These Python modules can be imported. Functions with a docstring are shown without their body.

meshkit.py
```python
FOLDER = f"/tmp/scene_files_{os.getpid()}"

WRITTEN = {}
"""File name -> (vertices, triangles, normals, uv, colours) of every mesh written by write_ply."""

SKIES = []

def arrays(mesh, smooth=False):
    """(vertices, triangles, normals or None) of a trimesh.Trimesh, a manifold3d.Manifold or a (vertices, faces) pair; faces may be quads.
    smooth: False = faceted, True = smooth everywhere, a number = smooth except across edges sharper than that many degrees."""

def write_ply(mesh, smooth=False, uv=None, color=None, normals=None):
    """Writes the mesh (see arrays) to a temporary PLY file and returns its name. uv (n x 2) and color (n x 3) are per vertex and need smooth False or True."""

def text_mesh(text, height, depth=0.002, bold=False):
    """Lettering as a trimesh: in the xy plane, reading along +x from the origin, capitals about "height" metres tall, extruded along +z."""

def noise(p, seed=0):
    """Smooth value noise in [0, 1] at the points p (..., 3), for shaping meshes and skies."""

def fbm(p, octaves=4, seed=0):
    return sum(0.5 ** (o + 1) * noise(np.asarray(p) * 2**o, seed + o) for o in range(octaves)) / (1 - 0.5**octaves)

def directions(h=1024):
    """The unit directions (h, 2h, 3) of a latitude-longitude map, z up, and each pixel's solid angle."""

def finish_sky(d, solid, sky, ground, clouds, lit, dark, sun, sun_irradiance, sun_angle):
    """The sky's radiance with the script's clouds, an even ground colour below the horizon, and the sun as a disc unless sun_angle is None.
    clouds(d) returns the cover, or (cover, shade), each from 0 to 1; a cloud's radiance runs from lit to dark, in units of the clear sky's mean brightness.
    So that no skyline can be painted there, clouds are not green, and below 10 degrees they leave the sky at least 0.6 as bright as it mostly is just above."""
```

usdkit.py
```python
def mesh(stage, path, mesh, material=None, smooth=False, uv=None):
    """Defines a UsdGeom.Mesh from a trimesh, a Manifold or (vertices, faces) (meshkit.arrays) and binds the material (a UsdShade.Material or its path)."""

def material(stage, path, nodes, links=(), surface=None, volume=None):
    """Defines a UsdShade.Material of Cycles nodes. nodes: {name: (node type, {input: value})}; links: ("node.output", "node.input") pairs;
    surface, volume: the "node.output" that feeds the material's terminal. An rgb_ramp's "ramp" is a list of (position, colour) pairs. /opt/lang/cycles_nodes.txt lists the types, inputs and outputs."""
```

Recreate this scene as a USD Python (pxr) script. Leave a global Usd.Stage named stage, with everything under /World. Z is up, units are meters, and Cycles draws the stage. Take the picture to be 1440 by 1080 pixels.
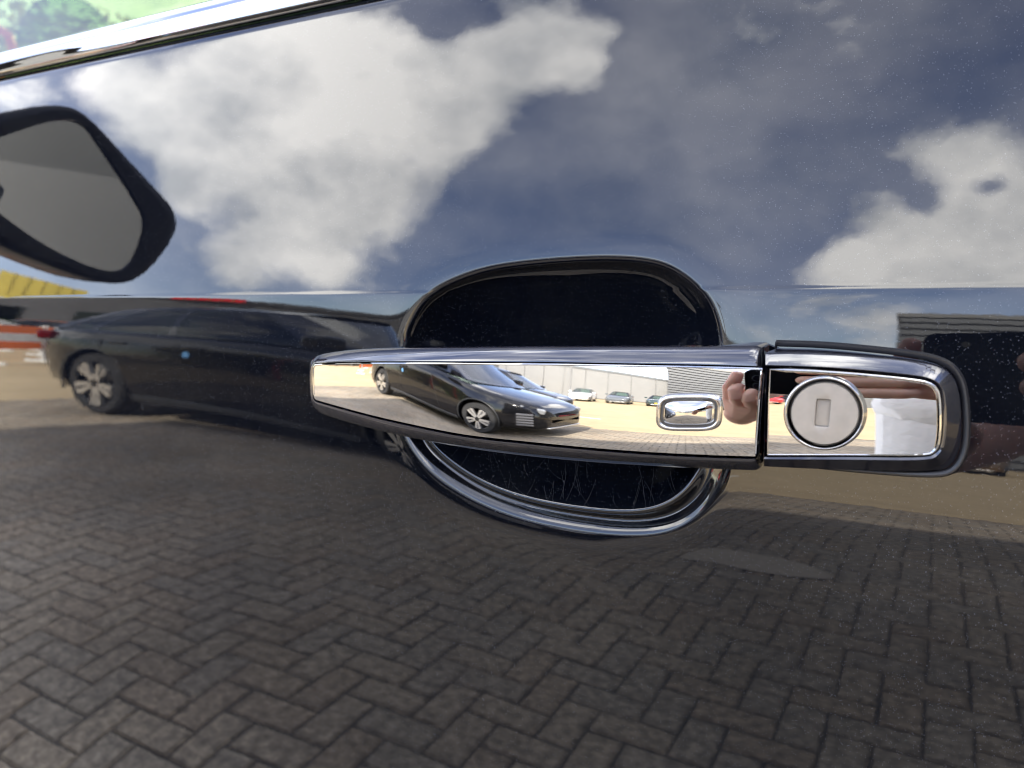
import math, random
import numpy as np, trimesh, manifold3d
import shapely, shapely.geometry as sg
from scipy.interpolate import CubicSpline, PchipInterpolator, RegularGridInterpolator
from scipy.ndimage import gaussian_filter
from pxr import Usd, UsdGeom, UsdLux, UsdShade, Sdf, Gf, Vt
import usdkit, meshkit

stage = Usd.Stage.CreateInMemory()
UsdGeom.Xform.Define(stage, '/World')
UsdGeom.Scope.Define(stage, '/World/Looks')
stage.SetDefaultPrim(stage.GetPrimAtPath('/World'))
PI = math.pi

# ------------------------------------------------------------------ camera, sky, sun, exposure
EYE = np.array([0.0, -0.32, 1.05])          # phone camera, 32 cm from the door skin
YAW, PITCH, FOCAL_PX = 29.0, 10.5, 1082.0   # looking left along the car and a little down
EXPOSURE = 2.2
SUN_EL, SUN_TO = 34.0, np.array([0.06, 1.0])   # the sun stands behind the car
DOME = 0.05
SUN_I = 1.25

def camera_axes():
    y, p = math.radians(YAW), math.radians(PITCH)
    fw = np.array([-math.sin(y) * math.cos(p), math.cos(y) * math.cos(p), -math.sin(p)])
    rt = np.array([math.cos(y), math.sin(y), 0.0])
    return fw, rt, np.cross(rt, fw)

def matrix(cols, origin):
    m = Gf.Matrix4d(1)
    for i in range(3):
        m.SetRow(i, Gf.Vec4d(*map(float, cols[i]), 0))
    m.SetRow(3, Gf.Vec4d(*map(float, origin), 1))
    return m

_fw, _rt, _up = camera_axes()
cam = UsdGeom.Camera.Define(stage, '/World/camera')
cam.AddTransformOp().Set(matrix((_rt, _up, -_fw), EYE))
cam.CreateHorizontalApertureAttr(36.0)
cam.CreateVerticalApertureAttr(27.0)
cam.CreateFocalLengthAttr(36.0 * FOCAL_PX / 1440.0)
cam.CreateFStopAttr(10.5)
cam.CreateFocusDistanceAttr(0.345)
cam.CreateClippingRangeAttr(Gf.Vec2f(0.005, 5000))
cam.CreateExposureAttr(EXPOSURE)

# ------------------------------------------------------------------ measured outlines (metres) and clouds (azimuth, elevation, radius in degrees, weight)
PAINT_IOR = 1.54
PEEL = 6.0e-6
CLOUD_LIT, CLOUD_DARK = (52.0, 51.0, 49.5), (25.0, 26.0, 27.5)
SKY_SAT, SKY_VAL = 1.24, 3.3
MIRROR_YAW = 9.0

RECESS_XZ = [(-0.24029, 0.99569), (-0.23969, 1.00229), (-0.23653, 1.01043), (-0.2288, 1.02114), (-0.21546, 1.02963), (-0.19586, 1.03624), (-0.17646, 1.03957), (-0.1521, 1.04183), (-0.12879, 1.04271), (-0.11218, 1.04168), (-0.1014, 1.03883), (-0.09089, 1.03257), (-0.08389, 1.0255), (-0.0796, 1.01668), (-0.07732, 1.00664), (-0.07587, 0.99216), (-0.07449, 0.97468), (-0.07336, 0.96001), (-0.07635, 0.94751), (-0.0836, 0.93635), (-0.09577, 0.92768), (-0.11368, 0.92259), (-0.13813, 0.92029), (-0.1664, 0.92065), (-0.19273, 0.92509), (-0.21639, 0.93427), (-0.22997, 0.94429), (-0.23851, 0.95705), (-0.24229, 0.97528)]
STRAP_OUTER = [(-0.29726, 0.98935), (-0.24868, 0.99741), (-0.187, 1.00336), (-0.13325, 1.00739), (-0.08898, 1.00986), (-0.05936, 1.01122), (-0.05732, 1.01077), (-0.05659, 1.00209), (-0.05568, 0.98557), (-0.055, 0.96871), (-0.05474, 0.96389), (-0.05647, 0.96258), (-0.10147, 0.95989), (-0.14953, 0.95743), (-0.19191, 0.95614), (-0.23434, 0.95567), (-0.27572, 0.95583), (-0.29716, 0.95609), (-0.30386, 0.95984), (-0.30521, 0.97107), (-0.30411, 0.98255)]
PLATE_TOP = [(-0.29046, 0.9849), (-0.25267, 0.99004), (-0.20272, 0.99514), (-0.1632, 0.99832), (-0.12973, 1.00061), (-0.10017, 1.00205), (-0.07333, 1.0031), (-0.05646, 1.00345)]
PLATE_BOT = [(-0.29213, 0.96634), (-0.26624, 0.96616), (-0.22708, 0.9656), (-0.18651, 0.96538), (-0.14568, 0.96671), (-0.09914, 0.96828), (-0.07182, 0.96961), (-0.05467, 0.9706)]
CAP_OUTER = [(-0.05532, 1.01085), (-0.04044, 1.01141), (-0.02616, 1.01113), (-0.00537, 1.01007), (0.00377, 1.00809), (0.00857, 1.00417), (0.01142, 0.99732), (0.0133, 0.98435), (0.0133, 0.97482), (0.01034, 0.9679), (0.0035, 0.96521), (-0.02271, 0.96368), (-0.03981, 0.96313), (-0.0534, 0.96286)]
CAP_IN = [(-0.05369, 1.00449), (-0.03887, 1.00462), (-0.0249, 1.0042), (-0.00452, 1.00279), (-3e-05, 1.00172), (0.00257, 0.99956), (0.00378, 0.9958), (0.0048, 0.98688), (0.00498, 0.97989), (0.00398, 0.97617), (0.00104, 0.97413), (-0.0226, 0.97267), (-0.03914, 0.97142), (-0.05228, 0.97041)]
BTN = [(-0.09263, 0.98449), (-0.06792, 0.98644), (-0.08022, 0.99304), (-0.07961, 0.97824)]
LOCK = [(-0.04642, 0.98775), (-0.01967, 0.98934), (-0.03382, 1.00276), (-0.0319, 0.97414), (-0.03607, 0.99422), (-0.03079, 0.98229)]

CLOUDS = [(-66.7, 24.8, 2.2, 0.7), (-62.8, 22.4, 2.5, 0.6), (-58.0, 20.0, 2.6, 0.6), (-62.1, 25.3, 4.1, 0.8), (-58.9, 29.8, 4.8, 1.0), (-55.3, 33.0, 4.8, 1.0), (-49.8, 33.6, 3.8, 0.8), (-41.9, 33.3, 4.1, 1.0), (-36.8, 38.1, 3.8, 1.0), (-31.7, 36.8, 2.2, 0.9), (-39.5, 36.6, 3.3, 0.8), (-44.7, 28.1, 4.5, 1.0), (-40.5, 29.9, 2.8, 0.8), (-49.5, 23.6, 4.4, 1.0), (-55.6, 24.6, 4.3, 0.9), (-45.9, 21.6, 3.0, 0.8), (-50.6, 17.3, 2.9, 0.9), (-46.7, 16.1, 2.5, 1.0), (-52.7, 13.9, 2.6, 0.8), (-45.7, 38.2, 1.5, -1.2), (-41.3, 39.0, 1.6, -0.5), (-30.5, 40.5, 1.6, 0.4), (1.4, 26.3, 3.2, 0.75), (3.0, 28.2, 2.9, 0.6), (-7.0, 23.1, 2.3, 0.9), (-2.9, 25.2, 2.8, 1.0), (-0.4, 31.4, 2.6, 0.6), (-3.7, 31.8, 1.8, 0.5), (-2.8, 28.1, 1.3, -0.7), (1.6, 29.0, 0.9, -0.5), (-70.4, 21.5, 2.9, 0.45), (-71.8, 22.0, 2.4, 0.3), (3.1, 31.2, 2.9, 0.5), (0.9, 29.1, 1.1, -0.7), (-9.2, 21.6, 2.5, 0.6), (-0.8, 22.3, 2.5, 0.9), (3.7, 22.6, 2.7, 1.0), (-58.8, 16.7, 2.0, 0.25), (-20.9, 10.9, 5.3, 0.0), (-6.8, 11.2, 6.7, 0.5)]

# ------------------------------------------------------------------ the shape of the door skin
# Depth y of the skin at (x, z): the upper panel leans in, a crease, a cove below it, a bulging lower door.
def crease_z(x):
    return 1.0343 + 0.0415 * np.asarray(x, float)

_up_part = [(-0.60, 24.0), (-0.20, 16.5), (-0.14, 15.0), (-0.06, 13.2), (-0.005, 12.4), (-0.0012, 12.2), (0.0, 15.5)]
_low_part = [(0.10, -0.2), (0.17, -3.4), (0.25, -6.0), (0.40, -8.5), (0.60, -10.0), (0.80, -12.0)]
_right = np.array(_up_part + [(0.0012, 9.8), (0.012, 7.9), (0.024, 7.1), (0.060, 6.6), (0.078, 4.6)] + _low_part)
_left = np.array(_up_part + [(0.0012, 9.0), (0.011, 7.2), (0.040, 3.6), (0.082, 1.4)] + _low_part)
_wg = np.arange(-0.30, 0.80, 0.0005)
def _depth(t):
    slope = np.tan(np.radians(PchipInterpolator(t[:, 0], t[:, 1])(np.clip(_wg, -0.6, 0.8))))
    y = -np.concatenate([[0], np.cumsum((slope[1:] + slope[:-1]) / 2 * 0.0005)])
    return y - np.interp(0.0, _wg, y)
_yr, _yl = _depth(_right), _depth(_left)
def smooth01(t):
    t = np.clip(t, 0, 1)
    return t * t * t * (t * (t * 6 - 15) + 10)

def skin_depth(x, z):
    """y of the plain skin (no recess)."""
    x, z = np.broadcast_arrays(np.asarray(x, float), np.asarray(z, float))
    w = crease_z(np.clip(x, -1.6, 1.6)) - z
    b = smooth01((x + 0.45) / 0.42)
    y = np.interp(w, _wg, _yl) * (1 - b) + np.interp(w, _wg, _yr) * b
    return y + 0.012 * x * x

# the recess behind the handle: a bowl with a rolled rim, drawn as a closed smooth outline (x, z)
RECESS = np.array(RECESS_XZ)
def closed_curve(pts, n=400):
    from scipy.interpolate import CubicSpline
    p = np.vstack([pts, pts[:1]])
    t = np.concatenate([[0], np.cumsum(np.linalg.norm(np.diff(p, axis=0), axis=1) ** 0.5)])
    return CubicSpline(t, p, bc_type='periodic')(np.linspace(0, t[-1], n, endpoint=False))
_rc = closed_curve(RECESS)
_rpoly = sg.Polygon(_rc)
shapely.prepare(_rpoly)

_sg = np.arange(-0.030, 0.060, 0.00025)
def _profile(at, deg):
    slope = PchipInterpolator(at, deg)(_sg)
    return np.concatenate([[0], np.cumsum(np.tan(np.radians(slope[1:])) * 0.00025)])
_bowl_top = _profile([-0.030, -0.016, -0.006, -0.0018, 0.0000, 0.0016, 0.0024, 0.0030, 0.0060, 0.010, 0.018, 0.032, 0.060], [0, 0, 1.5, 4, 24, 47, 60, 54, 44, 36, 27, 19, 8])
_bowl_low = _profile([-0.030, -0.022, -0.011, -0.006, -0.0026, -0.0012, 0.0016, 0.0028, 0.0045, 0.010, 0.020, 0.035, 0.060], [0, 0, 0.6, 1.8, 6, 22, 39, 37, 32, 28, 24, 16, 8])
def bowl_depth(d, z):
    k = smooth01((z - 0.965) / 0.03)
    return np.interp(d, _sg, _bowl_top) * k + np.interp(d, _sg, _bowl_low) * (1 - k)
_grid_x, _grid_z = np.arange(-0.33, 0.06, 0.0010), np.arange(0.86, 1.10, 0.0010)
def _signed():
    gx, gz = np.meshgrid(_grid_x, _grid_z, indexing='ij')
    ring = shapely.LinearRing(_rc)
    pts = shapely.points(gx.ravel(), gz.ravel())
    d = shapely.distance(ring, pts)
    ins = shapely.contains_xy(_rpoly, gx.ravel(), gz.ravel())
    return np.where(ins, d, -d).reshape(gx.shape)
def _soft(d):
    k = np.clip((d - 0.010) / 0.014, 0, 1)
    return gaussian_filter(d, 0.7) * (1 - k) + gaussian_filter(d, 5.0) * k
_sd = RegularGridInterpolator((_grid_x, _grid_z), _soft(_signed()), method='linear', bounds_error=False, fill_value=-0.05)
def recess_distance(x, z):
    x, z = np.broadcast_arrays(np.asarray(x, float), np.asarray(z, float))
    return _sd(np.stack([x, z], -1))

def door_depth(x, z):
    d = recess_distance(x, z)
    lean = smooth01((d - 0.003) / 0.008) * -0.26 * 0.006 * np.logaddexp(0, (0.972 - np.asarray(z, float)) / 0.006)      # the back of the bowl leans back below the strap
    # the sheet dips a little towards the lower edge of the recess
    dip = smooth01((np.asarray(x, float) + 0.245) / 0.04) * smooth01((-0.105 - np.asarray(x, float)) / 0.035) * smooth01((0.955 - np.asarray(z, float)) / 0.02)
    lean = lean + dip * 0.092 * 0.0016 * np.logaddexp(0, (np.minimum(d, 0.0) + 0.0085) / 0.0016)
    return skin_depth(x, z) + bowl_depth(d, np.asarray(z, float)) + lean

# the handle strap: bowed in plan (radius 0.44 m), rounded in section
def strap_y(x):
    phi = np.radians(-3.35 + 131.0 * (np.asarray(x, float) + 0.1713))
    return -0.0400 + 0.4374 * (1 - np.cos(phi))
def cap_y(x):
    x = np.asarray(x, float)
    return float(strap_y(-0.0540)) + (x + 0.0540) * math.tan(math.radians(13.5)) + 0.25 * (x + 0.054) ** 2
_ss = np.linspace(0, 1, 201)
_tx = np.array([-0.30, -0.227, -0.171, -0.110, -0.055, 0.02])
_tt = [([0, 0.4, 1.0], [9.0, 4.0, -3.0]), ([0, 0.38, 1.0], [5.2, 2.5, -3.2]), ([0, 0.40, 0.79, 1.0], [7.0, 5.2, 1.4, -1.4]),
       ([0, 0.40, 0.76, 1.0], [8.8, 5.4, 1.8, -2.4]), ([0, 0.11, 0.57, 0.74, 0.90, 1.0], [11.0, 9.8, 4.0, 2.6, -1.4, -3.0]), ([0, 0.11, 0.57, 0.74, 0.90, 1.0], [11.0, 9.8, 4.0, 2.6, -1.4, -3.0])]
_rel = []
for _a, _b in _tt:
    _tau = PchipInterpolator(_a, _b)(_ss)
    _z = -np.concatenate([[0], np.cumsum(np.tan(np.radians(_tau[1:])) * 0.005)])
    _rel.append(_z - _z[100])
_xx = np.linspace(-0.32, 0.04, 181)
_relief = RegularGridInterpolator((_xx, _ss), PchipInterpolator(_tx, np.array(_rel), axis=0, extrapolate=True)(np.clip(_xx, -0.30, 0.02)))
def plate_relief(s, height, x=0.0):
    """extra depth down the plate: s = 0 at the top edge, 1 at the bottom edge; the face twists along the strap"""
    s, x = np.broadcast_arrays(np.asarray(s, float), np.asarray(x, float))
    return _relief(np.stack([np.clip(x, -0.31, 0.03), np.clip(s, 0, 1)], -1)) * height

# ------------------------------------------------------------------ helpers
_names = {}
def free(parent, name):
    key = (str(parent), name)
    n = _names.get(key, 0)
    _names[key] = n + 1
    return name if n == 0 else '%s_%03d' % (name, n)

def path_of(parent):
    return '/World' if parent is None else str(parent.GetPath())

def obj(name, m, mat, parent=None, smooth=False, label=None, **keys):
    """one Mesh prim"""
    base = path_of(parent)
    prim = usdkit.mesh(stage, base + '/' + free(base, name), m, mat, smooth).GetPrim()
    if label: prim.SetCustomDataByKey('label', label)
    for k, v in keys.items(): prim.SetCustomDataByKey(k, v)
    return prim

def thing(name, label, cat, loc=(0, 0, 0), rotz=0.0, group=None):
    x = UsdGeom.Xform.Define(stage, '/World/' + free('/World', name))
    x.AddTranslateOp().Set(Gf.Vec3d(*map(float, loc)))
    x.AddRotateZOp().Set(float(rotz))
    p = x.GetPrim()
    p.SetCustomDataByKey('label', label); p.SetCustomDataByKey('category', cat)
    if group: p.SetCustomDataByKey('group', group)
    return p

def copy_of(root, label, loc, rotz=0.0, group=None):
    was = root.GetCustomData()
    base = root.GetName()
    if base[-4:-3] == '_' and base[-3:].isdigit(): base = base[:-4]
    p = thing(base, label, was['category'], loc, rotz, group or was.get('group'))
    p.GetReferences().AddInternalReference(root.GetPath()); p.SetInstanceable(True)
    return p

def T(m, x=0, y=0, z=0, rx=0, ry=0, rz=0, s=None):
    m = m.copy()
    if s is not None: m.apply_scale(s)
    for a, ax in ((rx, (1, 0, 0)), (ry, (0, 1, 0)), (rz, (0, 0, 1))):
        if a: m.apply_transform(trimesh.transformations.rotation_matrix(math.radians(a), ax))
    m.apply_translation((x, y, z))
    return m
def cat_(*ms):
    ms = [m for g in ms for m in (g if isinstance(g, (list, tuple)) else [g])]
    return trimesh.util.concatenate(ms)
def box(sx, sy, sz, x=0, y=0, z=0, **k):
    return T(trimesh.creation.box((sx, sy, sz)), x, y, z, **k)
def cyl(r, h, x=0, y=0, z=0, n=24, **k):
    return T(trimesh.creation.cylinder(r, h, sections=n), x, y, z, **k)
def rbox(sx, sy, sz, r=0.01, x=0, y=0, z=0, **k):
    """box with chamfered, rounded edges"""
    a, b, c = sx / 2 - r, sy / 2 - r, sz / 2 - r
    ball = trimesh.creation.icosphere(1, r).vertices
    pts = np.concatenate([ball + np.array((i * a, j * b, l * c)) for i in (-1, 1) for j in (-1, 1) for l in (-1, 1)])
    return T(trimesh.convex.convex_hull(pts), x, y, z, **k)
def tube(points, r, sides=8, closed=False):
    """swept tube; r may vary along the line"""
    p = np.asarray(points, float)
    t = (np.roll(p, -1, 0) - np.roll(p, 1, 0)) if closed else np.gradient(p, axis=0)
    t /= np.linalg.norm(t, axis=1, keepdims=True) + 1e-12
    up = np.where(np.abs(t[:, 1:2]) < 0.9, [[0, 1.0, 0]], [[0, 0, 1.0]])
    a = np.cross(t, up); a /= np.linalg.norm(a, axis=1, keepdims=True)
    b = np.cross(t, a)
    r = np.broadcast_to(r, (len(p),))
    ang = np.arange(sides) * 2 * PI / sides
    v = (p[:, None] + r[:, None, None] * (np.cos(ang)[None, :, None] * a[:, None] + np.sin(ang)[None, :, None] * b[:, None])).reshape(-1, 3)
    f = []
    n = len(p)
    for i in range(n if closed else n - 1):
        k = (i + 1) % n
        for j in range(sides):
            l = (j + 1) % sides
            f += [(i * sides + j, k * sides + j, k * sides + l), (i * sides + j, k * sides + l, i * sides + l)]
    if not closed:
        f += [(0, j, j + 1) for j in range(1, sides - 1)] + [((n - 1) * sides, (n - 1) * sides + j + 1, (n - 1) * sides + j) for j in range(1, sides - 1)]
    m = trimesh.Trimesh(v, f, process=False)
    m.fix_normals()
    return m
def grid_mesh(P, flip=False):
    """(n, m, 3) points -> mesh"""
    n, m = P.shape[:2]
    i, j = np.meshgrid(np.arange(n - 1), np.arange(m - 1), indexing='ij')
    a = (i * m + j).ravel(); q = np.stack([a, a + m, a + m + 1, a + 1], 1)
    f = np.vstack([q[:, [0, 1, 2]], q[:, [0, 2, 3]]])
    if flip: f = f[:, ::-1]
    return trimesh.Trimesh(P.reshape(-1, 3), f, process=False)
def loft(rings, cap0=False, cap1=False, closed=True):
    """rings: list of (n, 3) with matching points"""
    R = np.asarray(rings, float)
    k, n = R.shape[:2]
    v = R.reshape(-1, 3); f = []
    for i in range(k - 1):
        for j in range(n if closed else n - 1):
            l = (j + 1) % n
            f += [(i * n + j, (i + 1) * n + j, (i + 1) * n + l), (i * n + j, (i + 1) * n + l, i * n + l)]
    v = list(v)
    for on, i, sgn in ((cap0, 0, 1), (cap1, k - 1, -1)):
        if on:
            v.append(R[i].mean(0)); c = len(v) - 1
            for j in range(n):
                l = (j + 1) % n
                f.append((c, i * n + j, i * n + l)[::sgn])
    return trimesh.Trimesh(np.array(v), f, process=False)
def resample(p, n):
    p = np.vstack([p, p[:1]])
    t = np.concatenate([[0], np.cumsum(np.linalg.norm(np.diff(p, axis=0), axis=1))])
    s = np.linspace(0, t[-1], n, endpoint=False)
    return np.stack([np.interp(s, t, p[:, k]) for k in range(p.shape[1])], 1)
def chaikin(p, n=3, keep=0.25):
    for _ in range(n):
        q = np.roll(p, -1, 0)
        p = np.stack([p * (1 - keep) + q * keep, p * keep + q * (1 - keep)], 1).reshape(-1, p.shape[1])
    return p
def near_on(poly, pts):
    """for every point the nearest one on a closed outline"""
    ring = shapely.LinearRing(poly)
    d = shapely.line_locate_point(ring, shapely.points(pts))
    return shapely.get_coordinates(shapely.line_interpolate_point(ring, d))
def offset_ring(poly, d, n):
    q = sg.Polygon(poly).buffer(d, quad_segs=12)
    return resample(np.array(q.exterior.coords)[:-1], n)


# ------------------------------------------------------------------ sky with clouds, sun
el = math.radians(SUN_EL)
sun_dir = np.array([*(SUN_TO / np.linalg.norm(SUN_TO)) * math.cos(el), math.sin(el)])
zaxis = sun_dir
xaxis = np.cross([0, 0, 1.0], zaxis); xaxis /= np.linalg.norm(xaxis)
sun = UsdLux.DistantLight.Define(stage, '/World/sun')
sun.AddTransformOp().Set(matrix((xaxis, np.cross(zaxis, xaxis), zaxis), (0, 0, 30)))
sun.CreateIntensityAttr(SUN_I); sun.CreateNormalizeAttr(True); sun.CreateAngleAttr(0.55)
sun.CreateColorAttr(Gf.Vec3f(1.0, 0.94, 0.84))

nodes = {'g': ('texture_coordinate', {}), 'sky': ('sky_texture', dict(sky_type='single_scattering', sun_disc=False, sun_elevation=el, sun_rotation=math.atan2(sun_dir[0], sun_dir[1]), air_density=1.0, aerosol_density=0.4, ozone_density=1.5)),
         'bg': ('background_shader', dict(strength=DOME))}
links = []
prev = None
def dirv(az, e):
    a, e = math.radians(az), math.radians(e)
    return (math.sin(a) * math.cos(e), -math.cos(a) * math.cos(e), math.sin(e))
for i, (az, e, rad, wgt) in enumerate(CLOUDS):
    k = 1.0 / (1 - math.cos(math.radians(rad)))
    nodes['d%d' % i] = ('vector_math', dict(math_type='dot_product', vector2=dirv(az, e)))
    nodes['a%d' % i] = ('math', dict(math_type='multiply_add', value2=k, value3=-k))
    nodes['x%d' % i] = ('math', dict(math_type='exponent'))
    nodes['w%d' % i] = ('math', dict(math_type='multiply_add', value2=wgt, value3=0.0))
    links += [('g.generated', 'd%d.vector1' % i), ('d%d.value' % i, 'a%d.value1' % i), ('a%d.value' % i, 'x%d.value1' % i), ('x%d.value' % i, 'w%d.value1' % i)]
    if prev: links.append((prev, 'w%d.value3' % i))
    prev = 'w%d.value' % i
nodes |= {
    'n1': ('noise_texture', dict(scale=6.5, detail=10, roughness=0.62, distortion=0.3)),
    'n2': ('noise_texture', dict(scale=2.1, detail=4, roughness=0.5)),
    'n3': ('noise_texture', dict(scale=5.5, detail=7, roughness=0.55)), 'n4': ('noise_texture', dict(scale=3.0, detail=5, roughness=0.5)),
    'mapn': ('mapping', dict(mapping_type='point', scale=(1, 1, 1.35), location=(3.1, 1.7, 0.4))),
    'md': ('vector_math', dict(math_type='dot_product', vector2=dirv(-30, 26))),
    'mm': ('map_range', dict(from_min=0.62, from_max=0.80, to_min=1.0, to_max=0.0, clamp=True)),      # 1 away from the mapped part
    'gen': ('map_range', dict(from_min=0.42, from_max=0.62, to_min=0.0, to_max=1.0, clamp=True)),
    'gm': ('math', dict(math_type='multiply')),
    'sum': ('math', dict(math_type='add')),
    'nz': ('math', dict(math_type='multiply_add', value2=2.3, value3=-1.13)),
    'tot': ('math', dict(math_type='add')),
    'cov': ('map_range', dict(range_type='smoothstep', from_min=0.06, from_max=1.0, to_min=0.0, to_max=1.0, clamp=True)),
    'veil': ('map_range', dict(from_min=0.30, from_max=0.75, to_min=0.06, to_max=0.40, clamp=True)),
    'max': ('math', dict(math_type='maximum')),
    'shade': ('rgb_ramp', dict(ramp=[(0.34, tuple(np.array(CLOUD_DARK))), (0.60, tuple(np.array(CLOUD_LIT)))])),
    'mix': ('mix_color', dict(use_clamp=False)),
    'hs': ('hsv', dict(hue=0.518, saturation=SKY_SAT, value=SKY_VAL))}
links += [('g.generated', 'mapn.vector'), ('mapn.vector', 'n1.vector'), ('mapn.vector', 'n2.vector'), ('mapn.vector', 'n3.vector'), ('mapn.vector', 'n4.vector'), ('g.generated', 'md.vector1'), ('md.value', 'mm.value'),
          ('n2.fac', 'gen.value'), ('gen.result', 'gm.value1'), ('mm.result', 'gm.value2'), (prev, 'sum.value1'), ('gm.value', 'sum.value2'),
          ('n1.fac', 'nz.value1'), ('nz.value', 'tot.value1'), ('sum.value', 'tot.value2'), ('tot.value', 'cov.value'),
          ('n4.fac', 'veil.value'), ('cov.result', 'max.value1'), ('veil.result', 'max.value2'),
          ('n3.fac', 'shade.fac'), ('sky.color', 'hs.color'), ('hs.color', 'mix.a'), ('shade.color', 'mix.b'), ('max.value', 'mix.fac'), ('mix.result', 'bg.color')]
links = [l for l in links if l != ('g.generated', 'mapn.vector')] + [('g.generated', 'mapn.vector')]
usdkit.material(stage, '/World/Looks/sky', nodes, links, surface='bg.background')
dome = UsdLux.DomeLight.Define(stage, '/World/sky')
dome.CreateIntensityAttr(1.0)
UsdShade.MaterialBindingAPI.Apply(dome.GetPrim()).Bind(UsdShade.Material.Get(stage, '/World/Looks/sky'))
dome.GetPrim().SetCustomDataByKey('kind', 'structure')

# ------------------------------------------------------------------ materials
def M(name, nodes, links=(), surface='p.BSDF'):
    return usdkit.material(stage, '/World/Looks/' + name, nodes, links, surface=surface)
def plain(name, color, rough=0.5, metal=0.0, ior=1.5, bump=None, vary=0.0, vscale=8.0, **k):
    nodes = {'p': ('principled_bsdf', dict(base_color=color, roughness=rough, metallic=metal, ior=ior, **k))}
    links = []
    if vary:
        nodes['g'] = ('geometry', {})
        nodes['n'] = ('noise_texture', dict(scale=vscale, detail=5, roughness=0.6))
        c = np.array(color)
        nodes['r'] = ('rgb_ramp', dict(ramp=[(0.25, tuple(c * (1 - vary))), (0.75, tuple(np.minimum(c * (1 + vary), 1)))]))
        links += [('g.position', 'n.vector'), ('n.fac', 'r.fac'), ('r.color', 'p.base_color')]
    if bump:
        sc, dist = bump
        nodes['tc'] = ('geometry', {})
        nodes['bn'] = ('noise_texture', dict(scale=sc, detail=2))
        nodes['b'] = ('bump', dict(strength=1.0, distance=dist))
        links += [('tc.position', 'bn.vector'), ('bn.fac', 'b.height'), ('b.normal', 'p.normal')]
    return M(name, nodes, links)

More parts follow.
